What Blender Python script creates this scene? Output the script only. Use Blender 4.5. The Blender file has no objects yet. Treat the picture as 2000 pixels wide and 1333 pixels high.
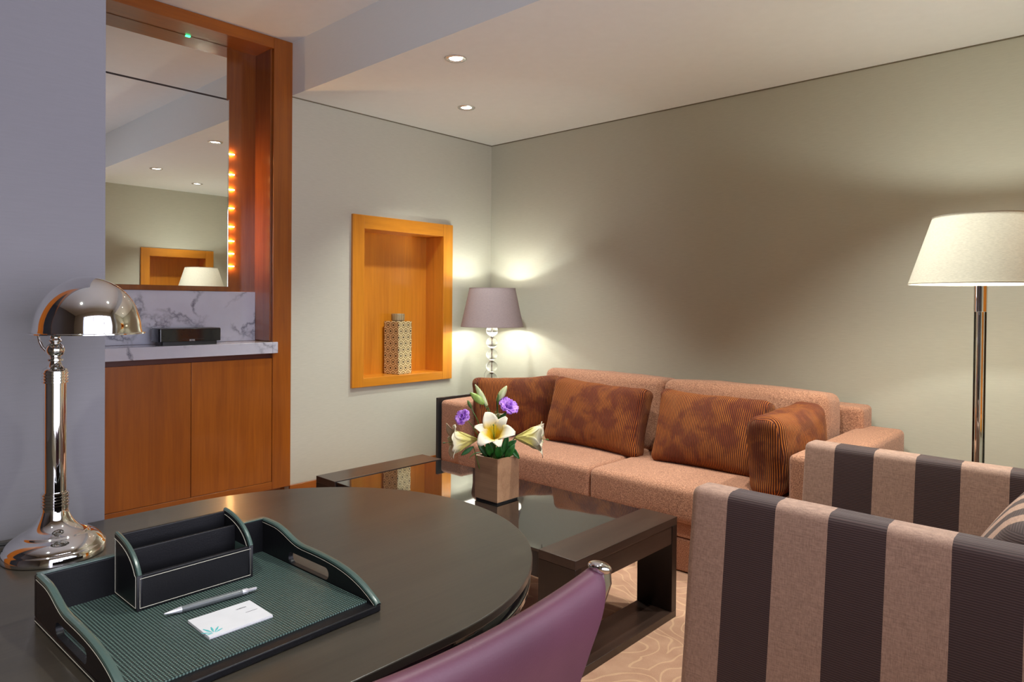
import bpy, bmesh, math, random
from mathutils import Vector, Matrix, noise
random.seed(7)
R = math.radians
PI = math.pi
sc = bpy.context.scene
COL = sc.collection

# ------------------------------------------------------------------ camera
F, CY = 1337.4859, 605.2016
cd = bpy.data.cameras.new('camera')
cam = bpy.data.objects.new('camera', cd)
COL.objects.link(cam)
cd.sensor_width = 36.0
cd.sensor_fit = 'HORIZONTAL'
cd.lens = F * 36.0 / 2000.0
cd.shift_y = (CY - 666.5) / 2000.0
cd.clip_start = 0.02
fw = Vector((-0.67966583, 0.73344618, -0.0105387)); rt = Vector((0.73339238, 0.67974566, 0.00902534)); up = Vector((-0.01378323, 0.00159479, 0.99990373))
m = Matrix((rt, up, -fw)).transposed().to_4x4()
m.translation = Vector((3.8169864, -3.86500571, 1.225))
cam.matrix_world = m
sc.camera = cam

# ------------------------------------------------------------------ world, exposure, daylight
w = bpy.data.worlds.new('world'); sc.world = w
w.use_nodes = True
w.node_tree.nodes['Background'].inputs[0].default_value = (0.62, 0.70, 1.0, 1)
w.node_tree.nodes['Background'].inputs[1].default_value = 1.0
sc.view_settings.view_transform = 'Standard'
sc.view_settings.look = 'None'
sc.view_settings.gamma = 1.0
sc.view_settings.use_curve_mapping = False
sc.view_settings.exposure = 0.7
sc.cycles.use_denoising = True
sc.cycles.max_bounces = 10
sc.cycles.diffuse_bounces = 5
sc.cycles.glossy_bounces = 6
sc.cycles.transmission_bounces = 10
sc.cycles.transparent_max_bounces = 12
sc.cycles.sample_clamp_indirect = 6.0
sc.cycles.caustics_refractive = False
sc.cycles.caustics_reflective = False

def area_light(name, loc, rot, sx, sy, power, color):
    l = bpy.data.lights.new(name, 'AREA'); l.shape = 'RECTANGLE'; l.size = sx; l.size_y = sy
    l.energy = power; l.color = color
    o = bpy.data.objects.new(name, l); COL.objects.link(o); o.location = loc; o.rotation_euler = rot
    return o
def point_light(name, loc, power, color, radius=0.03):
    l = bpy.data.lights.new(name, 'POINT'); l.energy = power; l.color = color; l.shadow_soft_size = radius
    o = bpy.data.objects.new(name, l); COL.objects.link(o); o.location = loc
    return o
def spot_light(name, loc, power, color, angle, blend=0.6, radius=0.03):
    l = bpy.data.lights.new(name, 'SPOT'); l.energy = power; l.color = color; l.spot_size = R(angle); l.spot_blend = blend; l.shadow_soft_size = radius
    o = bpy.data.objects.new(name, l); COL.objects.link(o); o.location = loc
    return o
# daylight through the wide window in the right-hand wall behind the camera
area_light('window_daylight', (4.62, -3.25, 1.5), (R(90), 0, R(90)), 2.5, 1.85, 58, (0.92, 0.85, 0.97))
DOWNLIGHT_POWER = 62
TABLE_LAMP_POWER = 8
FLOOR_LAMP_POWER = 9
WARM = (0.98, 1.0, 0.92)

# ------------------------------------------------------------------ materials
MATS = {}
def newmat(name):
    mt = bpy.data.materials.new(name); mt.use_nodes = True
    nt = mt.node_tree
    b = nt.nodes['Principled BSDF']
    MATS[name] = mt
    return mt, nt, b
def N(nt, typ, **kw):
    n = nt.nodes.new(typ)
    for k, v in kw.items():
        if k.startswith('i_'):
            key = k[2:]
            key = int(key) if key.isdigit() else key.replace('_', ' ')
            n.inputs[key].default_value = v
        else:
            setattr(n, k, v)
    return n
def L(nt, a, b): nt.links.new(a, b)
def coord(nt, scale=(1, 1, 1), rot=(0, 0, 0), loc=(0, 0, 0), kind='Object'):
    tc = N(nt, 'ShaderNodeTexCoord'); mp = N(nt, 'ShaderNodeMapping')
    mp.inputs['Scale'].default_value = scale; mp.inputs['Rotation'].default_value = rot; mp.inputs['Location'].default_value = loc
    L(nt, tc.outputs[kind], mp.inputs['Vector'])
    return mp.outputs['Vector']
def ramp(nt, fac, stops, interp='LINEAR'):
    r = N(nt, 'ShaderNodeValToRGB'); r.color_ramp.interpolation = interp
    els = r.color_ramp.elements
    while len(els) < len(stops): els.new(0.5)
    for e, (p, c) in zip(els, stops):
        e.position = p; e.color = (c[0], c[1], c[2], 1) if len(c) == 3 else c
    L(nt, fac, r.inputs['Fac'])
    return r.outputs['Color']
def bump(nt, b, h, strength=0.3, dist=0.002):
    n = N(nt, 'ShaderNodeBump'); n.inputs['Strength'].default_value = strength; n.inputs['Distance'].default_value = dist
    L(nt, h, n.inputs['Height']); L(nt, n.outputs['Normal'], b.inputs['Normal'])
def math_(nt, op, a, b=None, c=None):
    n = N(nt, 'ShaderNodeMath', operation=op)
    for i, v in enumerate((a, b, c)):
        if v is None: continue
        if isinstance(v, (int, float)): n.inputs[i].default_value = v
        else: L(nt, v, n.inputs[i])
    return n.outputs[0]
def mix(nt, fac, a, b, blend='MIX'):
    n = N(nt, 'ShaderNodeMixRGB', blend_type=blend)
    for i, v in enumerate((fac, a, b)):
        if isinstance(v, (int, float)): n.inputs[i].default_value = v
        elif isinstance(v, tuple): n.inputs[i].default_value = (*v[:3], 1)
        else: L(nt, v, n.inputs[i])
    return n.outputs[0]
def srgb(r, g, b):
    f = lambda c: ((c / 255 + 0.055) / 1.055) ** 2.4 if c / 255 > 0.04045 else c / 255 / 12.92
    return (f(r), f(g), f(b))

def plain(name, col, rough=0.5, metal=0.0, **kw):
    mt, nt, b = newmat(name)
    b.inputs['Base Color'].default_value = (*col, 1); b.inputs['Roughness'].default_value = rough; b.inputs['Metallic'].default_value = metal
    for k, v in kw.items(): b.inputs[k.replace('_', ' ')].default_value = v
    # a whisper of surface variation keeps every material procedural
    n = N(nt, 'ShaderNodeTexNoise', i_Scale=35.0, i_Detail=3.0); L(nt, coord(nt), n.inputs['Vector'])
    c = mix(nt, 0.12, col, n.outputs['Fac'], 'OVERLAY'); L(nt, c, b.inputs['Base Color'])
    return mt
def emis(name, col, strength):
    mt, nt, b = newmat(name)
    b.inputs['Base Color'].default_value = (*col, 1)
    b.inputs['Emission Color'].default_value = (*col, 1); b.inputs['Emission Strength'].default_value = strength
    return mt
def wood(name, c1, c2, rough=0.35, axis='Z', coat=0.3, scale=1.0):
    mt, nt, b = newmat(name)
    s = {'Z': (14, 14, 1.0), 'Y': (14, 1.0, 14), 'X': (1.0, 14, 14)}[axis]
    v = coord(nt, tuple(k * scale for k in s))
    n1 = N(nt, 'ShaderNodeTexNoise', i_Scale=1.6, i_Detail=5.0, i_Roughness=0.6, i_Distortion=0.6); L(nt, v, n1.inputs['Vector'])
    s2 = {'Z': (160, 160, 4), 'Y': (160, 4, 160), 'X': (4, 160, 160)}[axis]
    n2 = N(nt, 'ShaderNodeTexNoise', i_Scale=1.0, i_Detail=3.0); L(nt, coord(nt, s2), n2.inputs['Vector'])
    s3 = {'Z': (3, 3, .5), 'Y': (3, .5, 3), 'X': (.5, 3, 3)}[axis]
    n3 = N(nt, 'ShaderNodeTexNoise', i_Scale=1.0, i_Detail=2.0); L(nt, coord(nt, s3), n3.inputs['Vector'])
    f = math_(nt, 'ADD', math_(nt, 'MULTIPLY', n1.outputs['Fac'], 0.5), math_(nt, 'MULTIPLY', n2.outputs['Fac'], 0.22))
    f = math_(nt, 'ADD', f, math_(nt, 'MULTIPLY', n3.outputs['Fac'], 0.28))
    c = ramp(nt, f, [(0.32, c1), (0.68, c2)])
    L(nt, c, b.inputs['Base Color'])
    b.inputs['Roughness'].default_value = rough
    b.inputs['Coat Weight'].default_value = coat; b.inputs['Coat Roughness'].default_value = 0.12
    bump(nt, b, n2.outputs['Fac'], 0.12, 0.0006)
    return mt
def paint(name, col, streak=0.5, bumpy=0.15):
    mt, nt, b = newmat(name)
    # woven, horizontally streaked wall covering
    n1 = N(nt, 'ShaderNodeTexNoise', i_Scale=1.0, i_Detail=4.0); L(nt, coord(nt, (18, 18, 240)), n1.inputs['Vector'])
    n2 = N(nt, 'ShaderNodeTexNoise', i_Scale=1.0, i_Detail=3.0); L(nt, coord(nt, (500, 500, 500)), n2.inputs['Vector'])
    f = math_(nt, 'ADD', math_(nt, 'MULTIPLY', n1.outputs['Fac'], 0.7), math_(nt, 'MULTIPLY', n2.outputs['Fac'], 0.3))
    d = tuple(k * (1 - 0.14 * streak) for k in col); l = tuple(min(1, k * (1 + 0.10 * streak)) for k in col)
    L(nt, ramp(nt, f, [(0.35, d), (0.65, l)]), b.inputs['Base Color'])
    b.inputs['Roughness'].default_value = 0.85
    bump(nt, b, f, bumpy, 0.001)
    return mt

CHERRY = wood('cherry_wood_vertical', srgb(124, 62, 10), srgb(166, 92, 18), 0.34, 'Z', 0.35)
CHERRY_Y = wood('cherry_wood_horizontal', srgb(124, 62, 10), srgb(166, 92, 18), 0.34, 'Y', 0.35)
CHERRY_LIT = wood('cherry_wood_lit_vertical', srgb(186, 112, 24), srgb(222, 146, 40), 0.34, 'Z', 0.35)  # cherry for the niches, their brighter light put into the colour
CHERRY_LIT_Y = wood('cherry_wood_lit_horizontal', srgb(186, 112, 24), srgb(222, 146, 40), 0.34, 'Y', 0.35)
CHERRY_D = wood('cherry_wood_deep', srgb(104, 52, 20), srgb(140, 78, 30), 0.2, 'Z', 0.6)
DESKW = wood('dark_desk_veneer', srgb(46, 42, 36), srgb(66, 60, 51), 0.30, 'Y', 0.25)
ESPRESSO = wood('espresso_wood', srgb(40, 27, 22), srgb(62, 45, 37), 0.34, 'Y', 0.2)
ESPRESSO_Z = wood('espresso_wood_shaded', srgb(18, 9, 7), srgb(32, 19, 15), 0.36, 'Z', 0.1)  # darker copy of the espresso wood: shade on uprights put into the colour
VASEW = wood('oak_veneer', srgb(146, 108, 80), srgb(184, 144, 110), 0.45, 'X', 0.1)
WALLP = paint('woven_wall_covering', (0.545, 0.54, 0.45), 0.3)
PIERP = paint('pale_grey_wall_covering', (0.175, 0.168, 0.178), 0.2)
CEILP = paint('ceiling_paint', (0.84, 0.88, 0.87), 0.1, 0.03)
CHROME = plain('polished_chrome', (0.80, 0.79, 0.77), 0.04, 1.0)
NICKEL = plain('brushed_nickel', (0.55, 0.52, 0.48), 0.22, 1.0)
BLACKG = plain('gloss_black_glass', (0.012, 0.012, 0.012), 0.03, 0.0, Coat_Weight=0.4, Specular_IOR_Level=0.9)
BLACKP = plain('gloss_black_plastic', (0.012, 0.013, 0.016), 0.08)
BLACKM = plain('matte_black', (0.02, 0.02, 0.02), 0.5)
GAP = plain('shadow_gap_black', (0.03, 0.02, 0.015), 0.6)
WHITEPL = plain('white_plastic', (0.8, 0.8, 0.78), 0.4)
SATINW = plain('satin_silver', (0.75, 0.74, 0.72), 0.25, 0.8)
PENGREY = plain('grey_rubberised_barrel', (0.09, 0.10, 0.10), 0.35)
PENSIL = plain('silver_plastic', (0.62, 0.62, 0.66), 0.25, 0.6)
PAPER = plain('white_card', (0.60, 0.60, 0.62), 0.6)
TEAL = plain('teal_print', (0.09, 0.42, 0.43), 0.6)
INK = plain('grey_print', (0.12, 0.12, 0.13), 0.6)
THREAD = plain('cream_thread', (0.55, 0.52, 0.42), 0.7)
LOGO = plain('silver_print', (0.7, 0.7, 0.7), 0.4)

def glass(name, col=(1, 1, 1), rough=0.0, ior=1.5):
    mt, nt, b = newmat(name)
    n = N(nt, 'ShaderNodeTexNoise', i_Scale=20.0); L(nt, coord(nt), n.inputs['Vector'])
    b.inputs['Base Color'].default_value = (*col, 1); b.inputs['Transmission Weight'].default_value = 1.0
    b.inputs['IOR'].default_value = ior
    L(nt, math_(nt, 'MULTIPLY', n.outputs['Fac'], 0.01 + rough), b.inputs['Roughness'])
    return mt
CRYSTAL = glass('crystal', (0.97, 0.98, 0.97))
def thin_glass(name):
    mt = bpy.data.materials.new(name); mt.use_nodes = True; nt = mt.node_tree; nt.nodes.clear()
    o = N(nt, 'ShaderNodeOutputMaterial'); t = N(nt, 'ShaderNodeBsdfTransparent'); g = N(nt, 'ShaderNodeBsdfGlossy')
    g.inputs['Roughness'].default_value = 0.02; t.inputs['Color'].default_value = (0.93, 0.95, 0.95, 1)
    fr = N(nt, 'ShaderNodeFresnel', i_IOR=1.5); mx = N(nt, 'ShaderNodeMixShader')
    L(nt, fr.outputs[0], mx.inputs[0]); L(nt, t.outputs[0], mx.inputs[1]); L(nt, g.outputs[0], mx.inputs[2]); L(nt, mx.outputs[0], o.inputs[0])
    return mt
PANE = thin_glass('window_pane')
CLEAR = thin_glass('clear_tube_glass')
def mirror_mat():
    mt, nt, b = newmat('mirror_silvering')
    n = N(nt, 'ShaderNodeTexNoise', i_Scale=2.0); L(nt, coord(nt), n.inputs['Vector'])
    c = mix(nt, n.outputs['Fac'], (0.86, 0.87, 0.85), (0.88, 0.89, 0.87)); L(nt, c, b.inputs['Base Color'])
    b.inputs['Metallic'].default_value = 1.0; b.inputs['Roughness'].default_value = 0.0
    return mt
MIRROR = mirror_mat()
def marble():
    mt, nt, b = newmat('white_marble')
    v = coord(nt, (1, 1, 1), (0.3, 0.5, 0.2), (0.35, .1, .2))
    nz = N(nt, 'ShaderNodeTexNoise', i_Scale=3.0, i_Detail=6.0, i_Roughness=0.6); L(nt, v, nz.inputs['Vector'])
    mxv = N(nt, 'ShaderNodeMixRGB', blend_type='ADD'); mxv.inputs[0].default_value = 0.55
    L(nt, v, mxv.inputs[1]); L(nt, nz.outputs['Color'], mxv.inputs[2])
    vo = N(nt, 'ShaderNodeTexVoronoi', feature='DISTANCE_TO_EDGE', i_Scale=3.4); L(nt, mxv.outputs[0], vo.inputs['Vector'])
    n2 = N(nt, 'ShaderNodeTexNoise', i_Scale=4.0, i_Detail=3.0); L(nt, v, n2.inputs['Vector'])
    line = ramp(nt, vo.outputs['Distance'], [(0.0, (1, 1, 1)), (0.02, (0.6, 0.6, 0.6)), (0.07, (0.0, 0.0, 0.0))])
    msk = ramp(nt, n2.outputs['Fac'], [(0.42, (0, 0, 0)), (0.58, (1, 1, 1))])
    f = math_(nt, 'MULTIPLY', line, msk)
    cl = ramp(nt, nz.outputs['Fac'], [(0.3, (0.50, 0.52, 0.60)), (0.7, (0.60, 0.62, 0.70))])
    L(nt, mix(nt, f, cl, (0.16, 0.17, 0.22)), b.inputs['Base Color'])
    b.inputs['Roughness'].default_value = 0.12
    return mt
MARBLE = marble()
def carpet():
    mt, nt, b = newmat('swirl_carpet')
    v = coord(nt)
    nz = N(nt, 'ShaderNodeTexNoise', i_Scale=3.0, i_Detail=2.0); L(nt, v, nz.inputs['Vector'])
    mxv = N(nt, 'ShaderNodeMixRGB', blend_type='ADD'); mxv.inputs[0].default_value = 0.35
    L(nt, v, mxv.inputs[1]); L(nt, nz.outputs['Color'], mxv.inputs[2])
    vo = N(nt, 'ShaderNodeTexVoronoi', feature='F1', i_Scale=2.3); L(nt, mxv.outputs[0], vo.inputs['Vector'])
    wv = math_(nt, 'SINE', math_(nt, 'MULTIPLY', vo.outputs['Distance'], 62.0))
    ve = N(nt, 'ShaderNodeTexVoronoi', feature='DISTANCE_TO_EDGE', i_Scale=2.3); L(nt, mxv.outputs[0], ve.inputs['Vector'])
    lines = ramp(nt, wv, [(0.80, (0, 0, 0)), (0.96, (1, 1, 1))])
    pile = N(nt, 'ShaderNodeTexNoise', i_Scale=420.0, i_Detail=2.0); L(nt, v, pile.inputs['Vector'])
    patch = N(nt, 'ShaderNodeTexNoise', i_Scale=14.0, i_Detail=3.0); L(nt, v, patch.inputs['Vector'])
    base = ramp(nt, patch.outputs['Fac'], [(0.3, srgb(168, 126, 102)), (0.7, srgb(184, 144, 118))])
    c = mix(nt, math_(nt, 'MULTIPLY', lines, 0.6), base, srgb(206, 168, 134))
    c = mix(nt, 0.35, c, pile.outputs['Fac'], 'OVERLAY')
    L(nt, c, b.inputs['Base Color']); b.inputs['Roughness'].default_value = 0.95
    h = math_(nt, 'ADD', pile.outputs['Fac'], math_(nt, 'MULTIPLY', lines, 0.6))
    bump(nt, b, h, 0.5, 0.003)
    return mt
CARPET = carpet()
def tweed():
    mt, nt, b = newmat('salmon_tweed')
    n1 = N(nt, 'ShaderNodeTexNoise', i_Scale=1.0, i_Detail=2.0); L(nt, coord(nt, (340, 340, 150)), n1.inputs['Vector'])
    n2 = N(nt, 'ShaderNodeTexNoise', i_Scale=1.0, i_Detail=1.0); L(nt, coord(nt, (180, 180, 300)), n2.inputs['Vector'])
    f = math_(nt, 'MULTIPLY', math_(nt, 'ADD', n1.outputs['Fac'], n2.outputs['Fac']), 0.5)
    c = ramp(nt, f, [(0.36, srgb(126, 84, 64)), (0.5, srgb(168, 118, 92)), (0.64, srgb(202, 150, 118))])
    L(nt, c, b.inputs['Base Color']); b.inputs['Roughness'].default_value = 0.9
    b.inputs['Sheen Weight'].default_value = 0.15
    bump(nt, b, f, 0.6, 0.002)
    return mt
TWEED = tweed()
def corduroy():
    mt, nt, b = newmat('rust_corduroy')
    tc = N(nt, 'ShaderNodeTexCoord'); sp = N(nt, 'ShaderNodeSeparateXYZ'); L(nt, tc.outputs['Object'], sp.inputs[0])
    nz = N(nt, 'ShaderNodeTexNoise', i_Scale=5.0, i_Detail=2.0); L(nt, tc.outputs['Object'], nz.inputs['Vector'])
    x = math_(nt, 'ADD', sp.outputs['X'], math_(nt, 'MULTIPLY', nz.outputs['Fac'], 0.02))
    # on the thick ends of a cushion the ribs are spaced along the depth instead
    sn = N(nt, 'ShaderNodeSeparateXYZ'); L(nt, tc.outputs['Normal'], sn.inputs[0])
    em = math_(nt, 'GREATER_THAN', math_(nt, 'ABSOLUTE', sn.outputs['X']), 0.75)
    x = math_(nt, 'ADD', math_(nt, 'MULTIPLY', x, math_(nt, 'SUBTRACT', 1.0, em)), math_(nt, 'MULTIPLY', sp.outputs['Y'], em))
    s = math_(nt, 'SINE', math_(nt, 'MULTIPLY', x, 2 * PI / 0.0088))
    nap = N(nt, 'ShaderNodeTexNoise', i_Scale=9.0, i_Detail=4.0, i_Roughness=0.55, i_Distortion=0.4); L(nt, tc.outputs['Object'], nap.inputs['Vector'])
    ribs = ramp(nt, s, [(0.0, srgb(84, 30, 4)), (0.4, srgb(150, 70, 12)), (1.0, srgb(216, 124, 40))])  # highlights on the ribs and dark grooves between them are painted in
    dark = ramp(nt, s, [(0.0, srgb(82, 26, 4)), (1.0, srgb(146, 60, 10))])
    pm = ramp(nt, nap.outputs['Fac'], [(0.42, (1, 1, 1)), (0.56, (0, 0, 0))])
    L(nt, mix(nt, pm, ribs, dark), b.inputs['Base Color'])
    b.inputs['Roughness'].default_value = 0.8
    b.inputs['Sheen Weight'].default_value = 0.12; b.inputs['Sheen Roughness'].default_value = 0.4
    b.inputs['Sheen Tint'].default_value = (1.0, 0.62, 0.3, 1)
    bump(nt, b, s, 0.8, 0.003)
    return mt
CORD = corduroy()
def stripes(name, axis, off, pitch=0.13):
    mt, nt, b = newmat(name)
    tc = N(nt, 'ShaderNodeTexCoord'); sp = N(nt, 'ShaderNodeSeparateXYZ'); L(nt, tc.outputs['Object'], sp.inputs[0])
    x = math_(nt, 'DIVIDE', math_(nt, 'SUBTRACT', sp.outputs[axis], off), pitch * 2)
    f = math_(nt, 'GREATER_THAN', math_(nt, 'FRACT', x), 0.5)
    n1 = N(nt, 'ShaderNodeTexNoise', i_Scale=1.0, i_Detail=2.0); L(nt, coord(nt, (60, 60, 420)), n1.inputs['Vector'])
    n2 = N(nt, 'ShaderNodeTexNoise', i_Scale=1.0, i_Detail=2.0); L(nt, coord(nt, (420, 420, 60)), n2.inputs['Vector'])
    wv = math_(nt, 'SINE', math_(nt, 'MULTIPLY', sp.outputs['Z'], 2 * PI / 0.0054))
    wy = math_(nt, 'SINE', math_(nt, 'MULTIPLY', sp.outputs['Y' if axis == 'X' else 'X'], 2 * PI / 0.0054))
    sn = N(nt, 'ShaderNodeSeparateXYZ'); L(nt, tc.outputs['Normal'], sn.inputs[0])
    flat = math_(nt, 'GREATER_THAN', math_(nt, 'ABSOLUTE', sn.outputs['Z']), 0.7)
    ribs = math_(nt, 'ADD', math_(nt, 'MULTIPLY', wv, math_(nt, 'SUBTRACT', 1.0, flat)), math_(nt, 'MULTIPLY', wy, flat))
    lt = ramp(nt, math_(nt, 'MULTIPLY', math_(nt, 'ADD', n1.outputs['Fac'], n2.outputs['Fac']), 0.5), [(0.35, srgb(136, 106, 92)), (0.65, srgb(170, 136, 118))])
    dk = ramp(nt, ribs, [(0.0, srgb(50, 30, 29)), (0.7, srgb(62, 41, 41)), (1.0, srgb(80, 58, 56))])
    L(nt, mix(nt, f, lt, dk), b.inputs['Base Color']); b.inputs['Roughness'].default_value = 0.75
    b.inputs['Sheen Weight'].default_value = 0.12; b.inputs['Sheen Roughness'].default_value = 0.45
    h = mix(nt, f, n1.outputs['Fac'], ribs)
    bump(nt, b, h, 0.25, 0.0008)
    return mt
def leather(name, col, rough=0.35, scale=260.0, coat=0.1):
    mt, nt, b = newmat(name)
    vo = N(nt, 'ShaderNodeTexVoronoi', i_Scale=scale); L(nt, coord(nt), vo.inputs['Vector'])
    n = N(nt, 'ShaderNodeTexNoise', i_Scale=6.0, i_Detail=3.0); L(nt, coord(nt), n.inputs['Vector'])
    L(nt, ramp(nt, n.outputs['Fac'], [(0.3, tuple(k * 0.85 for k in col)), (0.7, tuple(min(1, k * 1.12) for k in col))]), b.inputs['Base Color'])
    b.inputs['Roughness'].default_value = rough; b.inputs['Coat Weight'].default_value = coat; b.inputs['Coat Roughness'].default_value = 0.25
    bump(nt, b, vo.outputs['Distance'], 0.15, 0.0006)
    return mt
PURPLE = leather('purple_leather', srgb(84, 47, 62), 0.48, 320, 0.0)
BLACKL = leather('black_leather', (0.005, 0.005, 0.006), 0.40, 420, 0.0)
BLACKL.node_tree.nodes['Principled BSDF'].inputs['Specular IOR Level'].default_value = 0.28
SUEDE = leather('green_black_suede', srgb(44, 62, 56), 0.7, 420, 0.0)
EDGEL = leather('black_leather_edge_sheen', srgb(58, 78, 72), 0.36, 420, 0.4)  # black leather edge, window sheen put into a paler colour
def weave():
    mt, nt, b = newmat('woven_leather_mat')
    tc = N(nt, 'ShaderNodeTexCoord'); sp = N(nt, 'ShaderNodeSeparateXYZ'); L(nt, tc.outputs['Object'], sp.inputs[0])
    k = 2 * PI / 0.0085
    a = math_(nt, 'SINE', math_(nt, 'MULTIPLY', math_(nt, 'ADD', sp.outputs['X'], sp.outputs['Y']), k))
    c = math_(nt, 'SINE', math_(nt, 'MULTIPLY', math_(nt, 'SUBTRACT', sp.outputs['X'], sp.outputs['Y']), k))
    h = math_(nt, 'MAXIMUM', a, c)
    d = math_(nt, 'MULTIPLY', a, c)
    f = math_(nt, 'ADD', math_(nt, 'MULTIPLY', d, 0.5), 0.5)
    L(nt, ramp(nt, f, [(0.2, srgb(12, 18, 17)), (0.6, srgb(52, 70, 65)), (1.0, srgb(112, 136, 127))]), b.inputs['Base Color'])  # window sheen on the raised strands and darker hollows, as base colour
    b.inputs['Roughness'].default_value = 0.4
    bump(nt, b, f, 0.7, 0.0015)
    return mt
WEAVE = weave()
def shade(name, col, trans, emit=0.0):
    # lamp-shade cloth: part diffuse, part light passing through
    mt = bpy.data.materials.new(name); mt.use_nodes = True; nt = mt.node_tree; nt.nodes.clear()
    o = N(nt, 'ShaderNodeOutputMaterial'); d = N(nt, 'ShaderNodeBsdfDiffuse'); t = N(nt, 'ShaderNodeBsdfTranslucent'); mx = N(nt, 'ShaderNodeMixShader')
    n = N(nt, 'ShaderNodeTexNoise', i_Scale=1.0, i_Detail=2.0); L(nt, coord(nt, (90, 90, 500)), n.inputs['Vector'])
    c = ramp(nt, n.outputs['Fac'], [(0.3, tuple(k * 0.9 for k in col)), (0.7, tuple(min(1, k * 1.08) for k in col))])
    L(nt, c, d.inputs[0]); L(nt, c, t.inputs[0]); mx.inputs[0].default_value = trans
    L(nt, d.outputs[0], mx.inputs[1]); L(nt, t.outputs[0], mx.inputs[2]); L(nt, mx.outputs[0], o.inputs[0])
    return mt
SHADE_G = shade('grey_shade_linen', srgb(172, 158, 160), 0.16)
SHADE_W = shade('cream_shade_linen', (0.64, 0.60, 0.50), 0.03)
LINING = shade('white_shade_lining', (0.85, 0.83, 0.78), 0.0)
BULB = emis('lit_bulb', (1.0, 0.88, 0.7), 14.0)
LENS = emis('lit_downlight_lens', (1.0, 0.93, 0.8), 5.0)
LED = emis('amber_led', (1.0, 0.50, 0.16), 60.0)
GREENLED = emis('green_led', (0.05, 0.9, 0.25), 2.5)
def hexmat():
    mt, nt, b = newmat('gold_hexagon_pattern')
    tc = N(nt, 'ShaderNodeTexCoord'); sp = N(nt, 'ShaderNodeSeparateXYZ'); L(nt, tc.outputs['Object'], sp.inputs[0])
    u = math_(nt, 'ADD', sp.outputs['X'], sp.outputs['Y'])
    ph, pw = 0.0577, 0.0500
    def cell(du, dz):
        a = math_(nt, 'SUBTRACT', math_(nt, 'FRACT', math_(nt, 'ADD', math_(nt, 'DIVIDE', u, pw), du)), 0.5)
        c = math_(nt, 'SUBTRACT', math_(nt, 'FRACT', math_(nt, 'ADD', math_(nt, 'DIVIDE', sp.outputs['Z'], ph * 1.5), dz)), 0.5)
        a = math_(nt, 'ABSOLUTE', math_(nt, 'MULTIPLY', a, pw)); c = math_(nt, 'ABSOLUTE', math_(nt, 'MULTIPLY', c, ph * 1.5))
        # hexagon distance, pointed top
        return math_(nt, 'MAXIMUM', a, math_(nt, 'ADD', math_(nt, 'MULTIPLY', a, 0.5), math_(nt, 'MULTIPLY', c, 0.866)))
    d = math_(nt, 'MINIMUM', cell(0, 0), cell(0.5, 0.5))
    d = math_(nt, 'DIVIDE', d, 0.025)
    g, k, w_ = srgb(122, 92, 42), srgb(70, 52, 26), srgb(222, 206, 158)
    c = ramp(nt, d, [(0.0, k), (0.30, w_), (0.58, g), (0.82, w_)], 'CONSTANT')
    L(nt, c, b.inputs['Base Color']); b.inputs['Roughness'].default_value = 0.45; b.inputs['Metallic'].default_value = 0.1
    return mt
HEX = hexmat()
def capmat():
    mt, nt, b = newmat('gold_pleated_cap')
    tc = N(nt, 'ShaderNodeTexCoord'); sp = N(nt, 'ShaderNodeSeparateXYZ'); L(nt, tc.outputs['Object'], sp.inputs[0])
    s = math_(nt, 'SINE', math_(nt, 'MULTIPLY', math_(nt, 'ADD', sp.outputs['X'], sp.outputs['Y']), 2 * PI / 0.0105))
    L(nt, ramp(nt, s, [(0.35, srgb(96, 70, 36)), (0.65, srgb(206, 190, 150))]), b.inputs['Base Color']); b.inputs['Roughness'].default_value = 0.5
    return mt
CAP = capmat()
def petal_mat(name, base, throat, r0=0.0, r1=0.05, rough=0.5):
    mt, nt, b = newmat(name)
    tc = N(nt, 'ShaderNodeTexCoord')
    at = N(nt, 'ShaderNodeAttribute', attribute_name='along')
    nz = N(nt, 'ShaderNodeTexNoise', i_Scale=40.0); L(nt, tc.outputs['Object'], nz.inputs['Vector'])
    f = math_(nt, 'ADD', at.outputs['Fac'], math_(nt, 'MULTIPLY', nz.outputs['Fac'], 0.12))
    L(nt, ramp(nt, f, [(0.0, srgb(190, 200, 50)), (0.15, throat), (0.56, throat), (0.80, base)]), b.inputs['Base Color'])
    b.inputs['Roughness'].default_value = rough
    b.inputs['Subsurface Weight'].default_value = 0.0
    b.inputs['Sheen Weight'].default_value = 0.1
    return mt
LILY = petal_mat('lily_petal', srgb(218, 210, 188), srgb(222, 184, 20))
LILYP = petal_mat('lily_petal_pale', srgb(226, 218, 190), srgb(218, 206, 120))
def violet():
    mt, nt, b = newmat('violet_petal')
    n = N(nt, 'ShaderNodeTexNoise', i_Scale=60.0, i_Detail=2.0); L(nt, coord(nt), n.inputs['Vector'])
    L(nt, ramp(nt, n.outputs['Fac'], [(0.35, srgb(140, 74, 190)), (0.65, srgb(202, 150, 232))]), b.inputs['Base Color']); b.inputs['Roughness'].default_value = 0.6
    return mt
VIOLET = violet()
def green(name, a, c):
    mt, nt, b = newmat(name)
    n = N(nt, 'ShaderNodeTexNoise', i_Scale=1.0, i_Detail=2.0); L(nt, coord(nt, (60, 60, 20)), n.inputs['Vector'])
    L(nt, ramp(nt, n.outputs['Fac'], [(0.3, a), (0.7, c)]), b.inputs['Base Color']); b.inputs['Roughness'].default_value = 0.4
    return mt
LEAFG = green('leaf_green', srgb(16, 66, 20), srgb(44, 112, 38))
STEMG = green('stem_green', srgb(50, 84, 30), srgb(84, 120, 48))
BUDG = green('bud_green', srgb(110, 150, 60), srgb(176, 200, 110))
BUDW = green('bud_cream', srgb(176, 190, 130), srgb(214, 218, 176))
BUDD = green('bud_dark', srgb(60, 90, 36), srgb(96, 130, 60))

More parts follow.
